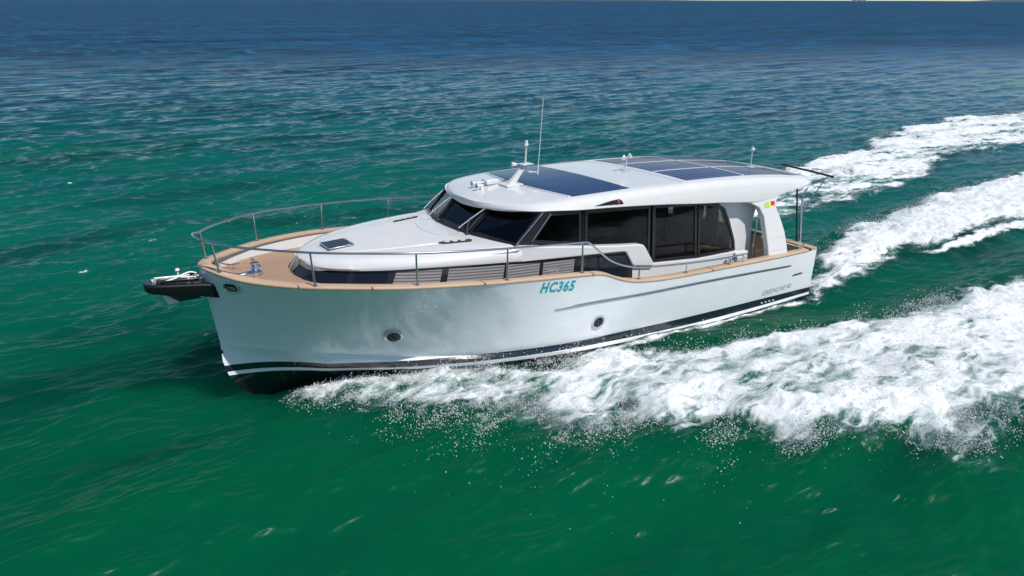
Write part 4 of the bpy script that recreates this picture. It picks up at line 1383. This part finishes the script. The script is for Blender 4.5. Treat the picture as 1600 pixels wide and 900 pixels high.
# stern frame of stainless tubes with a crossbar behind the roof
sf = MB().tube(smooth_path([(-.04, 1.52, 1.06), (-.02, 1.50, 1.6), (.0, 1.50, 1.98), (-.05, 1.50, 2.10), (-.16, 1.50, 2.20), (-.30, 1.50, 2.25), (-.62, 1.50, 2.27)], 5), .018, 8).build('stern_frame', M['steel'], yacht, smooth=60)
MB().tube([(-.03, 1.44, 1.06), (.12, 1.44, 2.18)], .018, 8).build('frame_post', M['rubber'], sf)
MB().tube([(-.05, 1.52, 1.72), (-.62, 1.50, 2.27)], .013, 8).build('frame_brace', M['steel'], sf)
MB().tube([(-.20, 1.40, 2.27), (-.62, 1.5, 2.29)], .014, 8).build('frame_arm', M['steel'], sf)
MB().tube([(-.62, 1.72, 2.39), (-.62, 1.1, 2.43), (-.60, .44, 2.47)], .022, 8).build('crossbar', M['rubber'], sf)
MB().tube([(-.05, -1.52, 1.06), (.0, -1.50, 2.05), (-.62, -1.5, 2.3)], .018, 8).build('frame_post', M['steel'], sf)
MB().tube([(-.62, 1.5, 2.28), (-.62, 1.6, 2.39)], .012, 8).build('frame_stay', M['steel'], sf)

# ------------------------------------------------------------------ spray
def make_spray():
    pts, sz = [], []
    def emit(n, xr, yr, fn):
        x = rng.uniform(*xr, n)
        y = rng.uniform(*yr, n)
        fn(x, y)
    def port(x, y):
        f, h = wake_fields(x, y)
        sd = poly_sd(x, y, PORT)
        cl = billow(x * 1.1, y * 1.1, 4, 61)
        fine = fbm(x * 3.5, y * 3.5, 3, 67)
        edge = np.exp(-np.clip(-sd, 0, None) / np.where((y < 3.0) & (x < 6.0), .05, np.where(x < 6.3, .07, .20)))
        edge *= 1 - 1.0 * ((x < 6.0) & (sd < .35) & (y < 3.4))
        w = edge * np.clip((cl - .42) * 2.6, 0.02, 1) * np.clip((fine - .25) * 1.8, .03, 1)
        w *= sstep(-x, -10.6, -9.4) * (1 - .8 * sstep(-x, -2.5, 5))
        hull_near = np.exp(-((y - ch_y(np.clip(x, 0, 11.3)) - .12) / .30) ** 2) * sstep(-x, -10.7, -10.2) * sstep(x, 6.6, 8.2)
        w = np.maximum(w, .75 * hull_near)
        w = w * (1 - .8 * sstep(sd, .25, .8))
        keep = rng.random(len(x)) < w
        x, y, h, cl, f = x[keep], y[keep], h[keep], cl[keep], f[keep]
        hull_near = hull_near[keep]
        hs = (.035 + .13 * sstep(cl, .45, .85) * sstep(-x, -10, -7.5)) * (.35 + .65 * sstep(y - np.clip(3.6 - .42 * x, 0, 4), -.2, 1.4))
        z = h + smooth_noise_disp(x, y, f) + rng.exponential(1, len(x)) * hs * np.where(hull_near > .4, .75, 1.0) - .02
        z = np.minimum(z, .75)
        pts.append(np.stack([x, y, z], 1))
        sz.append(rng.lognormal(math.log(.0029), .7, len(x)))
    emit(1200000, (-4, 10.7), (.3, 8.6), port)
    def stern(x, y):
        f, h = wake_fields(x, y)
        w = f * np.clip((billow(x * 1.3, y * 1.3, 4, 63) - .45) * 2.2, 0, 1) * (1 - .6 * sstep(-x, 3, 14))
        keep = rng.random(len(x)) < w
        x, y, h, f = x[keep], y[keep], h[keep], f[keep]
        z = h + smooth_noise_disp(x, y, f) + rng.exponential(.07, len(x))
        pts.append(np.stack([x, y, z], 1))
        sz.append(rng.lognormal(math.log(.0038), .45, len(x)))
    emit(160000, (-15, .2), (-2.4, 2.6), stern)
    emit(130000, (-34, -4), (-12, -2.5), stern)
    # feathered jets: clusters of drops along short ballistic arcs
    nj = 2400
    jx = rng.uniform(-1.5, 9.9, nj)
    jy = rng.uniform(.8, 7.4, nj)
    sd = poly_sd(jx, jy, PORT)
    ok = (sd > np.where(jx < 6.2, .55, .0)) & (sd < 1.3) & ~((jx < 6.0) & (jy < 4.2))
    for bx_, by_ in zip(jx[ok], jy[ok]):
        m_ = int(rng.integers(25, 130))
        sp_ = rng.uniform(.15, .75)
        a_ = math.atan2(.75, -.45) + rng.normal(0, .45)
        el = rng.uniform(.25, 1.1)
        t_ = rng.beta(1.2, 2.0, m_)
        L_ = sp_ * t_
        wv = .02 + .16 * t_
        px_ = bx_ + L_ * math.cos(a_) * math.cos(el) + rng.normal(0, 1, m_) * wv * .5
        py_ = by_ + L_ * math.sin(a_) * math.cos(el) + rng.normal(0, 1, m_) * wv * .5
        pz_ = .18 + L_ * math.sin(el) - .45 * sp_ * t_ ** 2 + rng.normal(0, 1, m_) * wv * .4
        pts.append(np.stack([px_, py_, np.clip(pz_, .05, 1)], 1))
        sz.append(rng.lognormal(math.log(.0023), .75, m_) * (1.25 - .6 * t_))
    # loose drops flung wide of the bow wave and a little burst off the starboard bow
    n = 420
    t_ = rng.random(n)
    x = 9.3 - 5.5 * t_ + rng.normal(0, .5, n)
    y = 2.0 + 4.4 * t_ + rng.exponential(.4, n)
    pts.append(np.stack([x, y, rng.exponential(.22, n) + .05], 1))
    sz.append(rng.lognormal(math.log(.0034), .4, n))
    n = 700
    x = rng.normal(8.55, .45, n)
    y = -2.35 - rng.exponential(.35, n)
    pts.append(np.stack([x, y, 1.25 + rng.normal(0, .30, n)], 1))
    sz.append(rng.lognormal(math.log(.0032), .4, n))
    n = 120
    x = rng.normal(8.95, .22, n)
    z = rng.normal(1.62, .13, n)
    y = np.array([hull_y(a, b) for a, b in zip(x, z)]) + rng.uniform(.02, .12, n)
    pts.append(np.stack([x, y, z], 1))
    sz.append(rng.lognormal(math.log(.003), .4, n))
    P = np.concatenate(pts)
    S = np.clip(np.concatenate(sz), .0008, .0095)
    n = len(P)
    print('drops', n)
    tet = np.array([[1, 1, 1], [1, -1, -1], [-1, 1, -1], [-1, -1, 1]], float)
    q = rng.normal(size=(n, 4))
    q /= np.linalg.norm(q, axis=1)[:, None]
    w, a, b, c = q.T
    Rm = np.stack([1 - 2 * (b * b + c * c), 2 * (a * b - c * w), 2 * (a * c + b * w), 2 * (a * b + c * w), 1 - 2 * (a * a + c * c), 2 * (b * c - a * w), 2 * (a * c - b * w), 2 * (b * c + a * w), 1 - 2 * (a * a + b * b)], 1).reshape(n, 3, 3)
    V = np.einsum('nij,kj->nki', Rm, tet) * S[:, None, None] + P[:, None, :]
    me = bpy.data.meshes.new('spray')
    me.vertices.add(n * 4)
    me.vertices.foreach_set('co', V.astype(np.float32).ravel())
    fi = np.array([[0, 1, 2], [0, 3, 1], [0, 2, 3], [1, 3, 2]])
    idx = (np.arange(n)[:, None, None] * 4 + fi[None]).astype(np.int32).ravel()
    me.loops.add(len(idx))
    me.loops.foreach_set('vertex_index', idx)
    me.polygons.add(n * 4)
    me.polygons.foreach_set('loop_start', (np.arange(n * 4) * 3).astype(np.int32))
    me.update(calc_edges=True)
    me.shade_smooth()
    m = mat('spray_drops', (.80, .82, .84), .35)
    m.node_tree.nodes['Principled BSDF'].inputs['Specular IOR Level'].default_value = .4
    nt = m.node_tree
    tl = nt.nodes.new('ShaderNodeBsdfTranslucent')
    tl.inputs[0].default_value = (.88, .90, .92, 1)
    mx = nt.nodes.new('ShaderNodeMixShader')
    mx.inputs[0].default_value = .5
    nt.links.new(nt.nodes['Principled BSDF'].outputs[0], mx.inputs[1])
    nt.links.new(tl.outputs[0], mx.inputs[2])
    nt.links.new(mx.outputs[0], nt.nodes['Material Output'].inputs[0])
    me.materials.append(m)
    o = bpy.data.objects.new('spray', me)
    col.objects.link(o)
    o['kind'] = 'stuff'
    o['label'] = 'fine white water drops thrown up along the bow wave'
    o['category'] = 'spray'
make_spray()

# fine mist hanging over the bow wave: a closed low shell filled with thin white scatter
def make_mist(name, xr, yr, step, fn, density, label):
    xs = np.arange(xr[0], xr[1], step)
    ys = np.arange(yr[0], yr[1], step)
    Xg, Yg = np.meshgrid(xs, ys, indexing='ij')
    t_ = fn(Xg, Yg)
    nx, ny = Xg.shape
    on = t_ > .01
    f, h = wake_fields(Xg, Yg)
    zt = h + t_
    zb = h - .35
    vid = np.arange(nx * ny).reshape(nx, ny)
    cell = on[:-1, :-1] & on[1:, :-1] & on[1:, 1:] & on[:-1, 1:]
    i, j = np.nonzero(cell)
    N = nx * ny
    q = np.stack([vid[i, j], vid[i + 1, j], vid[i + 1, j + 1], vid[i, j + 1]], 1)
    fs = [q, q[:, ::-1] + N]
    # skirts round the border
    pad = np.pad(cell, 1)
    for di, dj, a, b in ((-1, 0, (0, 1), (0, 0)), (1, 0, (1, 0), (1, 1)), (0, -1, (0, 0), (1, 0)), (0, 1, (1, 1), (0, 1))):
        edge = cell & ~pad[1 + di:1 + di + cell.shape[0], 1 + dj:1 + dj + cell.shape[1]]
        i, j = np.nonzero(edge)
        va, vb = vid[i + a[0], j + a[1]], vid[i + b[0], j + b[1]]
        fs.append(np.stack([vb, va, va + N, vb + N], 1))
    fs = np.concatenate(fs)
    co = np.concatenate([np.stack([Xg, Yg, zt], -1).reshape(-1, 3), np.stack([Xg, Yg, zb], -1).reshape(-1, 3)])
    used, inv = np.unique(fs.ravel(), return_inverse=True)
    me = bpy.data.meshes.new(name)
    me.from_pydata(co[used].tolist(), [], inv.reshape(-1, 4).tolist())
    m = bpy.data.materials.new(name)
    m.use_nodes = True
    nt = m.node_tree
    nt.nodes.remove(nt.nodes['Principled BSDF'])
    v = nt.nodes.new('ShaderNodeVolumePrincipled')
    v.inputs['Color'].default_value = (.97, .98, 1, 1)
    v.inputs['Density'].default_value = density
    v.inputs['Anisotropy'].default_value = .2
    nt.links.new(v.outputs[0], nt.nodes['Material Output'].inputs['Volume'])
    me.materials.append(m)
    o = bpy.data.objects.new(name, me)
    col.objects.link(o)
    o['kind'] = 'stuff'
    o['label'] = label
    o['category'] = 'mist'
    return o
def port_mist(x, y):
    sd = poly_sd(x, y, PORT)
    cl = billow(x * 1.3, y * 1.3, 3, 61)
    env = np.where((x < 8.4) & (y < 3.9 - .12 * x), sstep(sd, .3, 1.5), sstep(sd, .02, .9)) * sstep(-x, -9.8, -7.6) * (1 - .7 * sstep(-x, -1, 6))
    return env * (.015 + .17 * np.clip(cl - .40, 0, 1))
make_mist('mist', (-7, 10.2), (.4, 9.0), .085, port_mist, 2.2, 'thin white mist hanging over the churned bow wave')
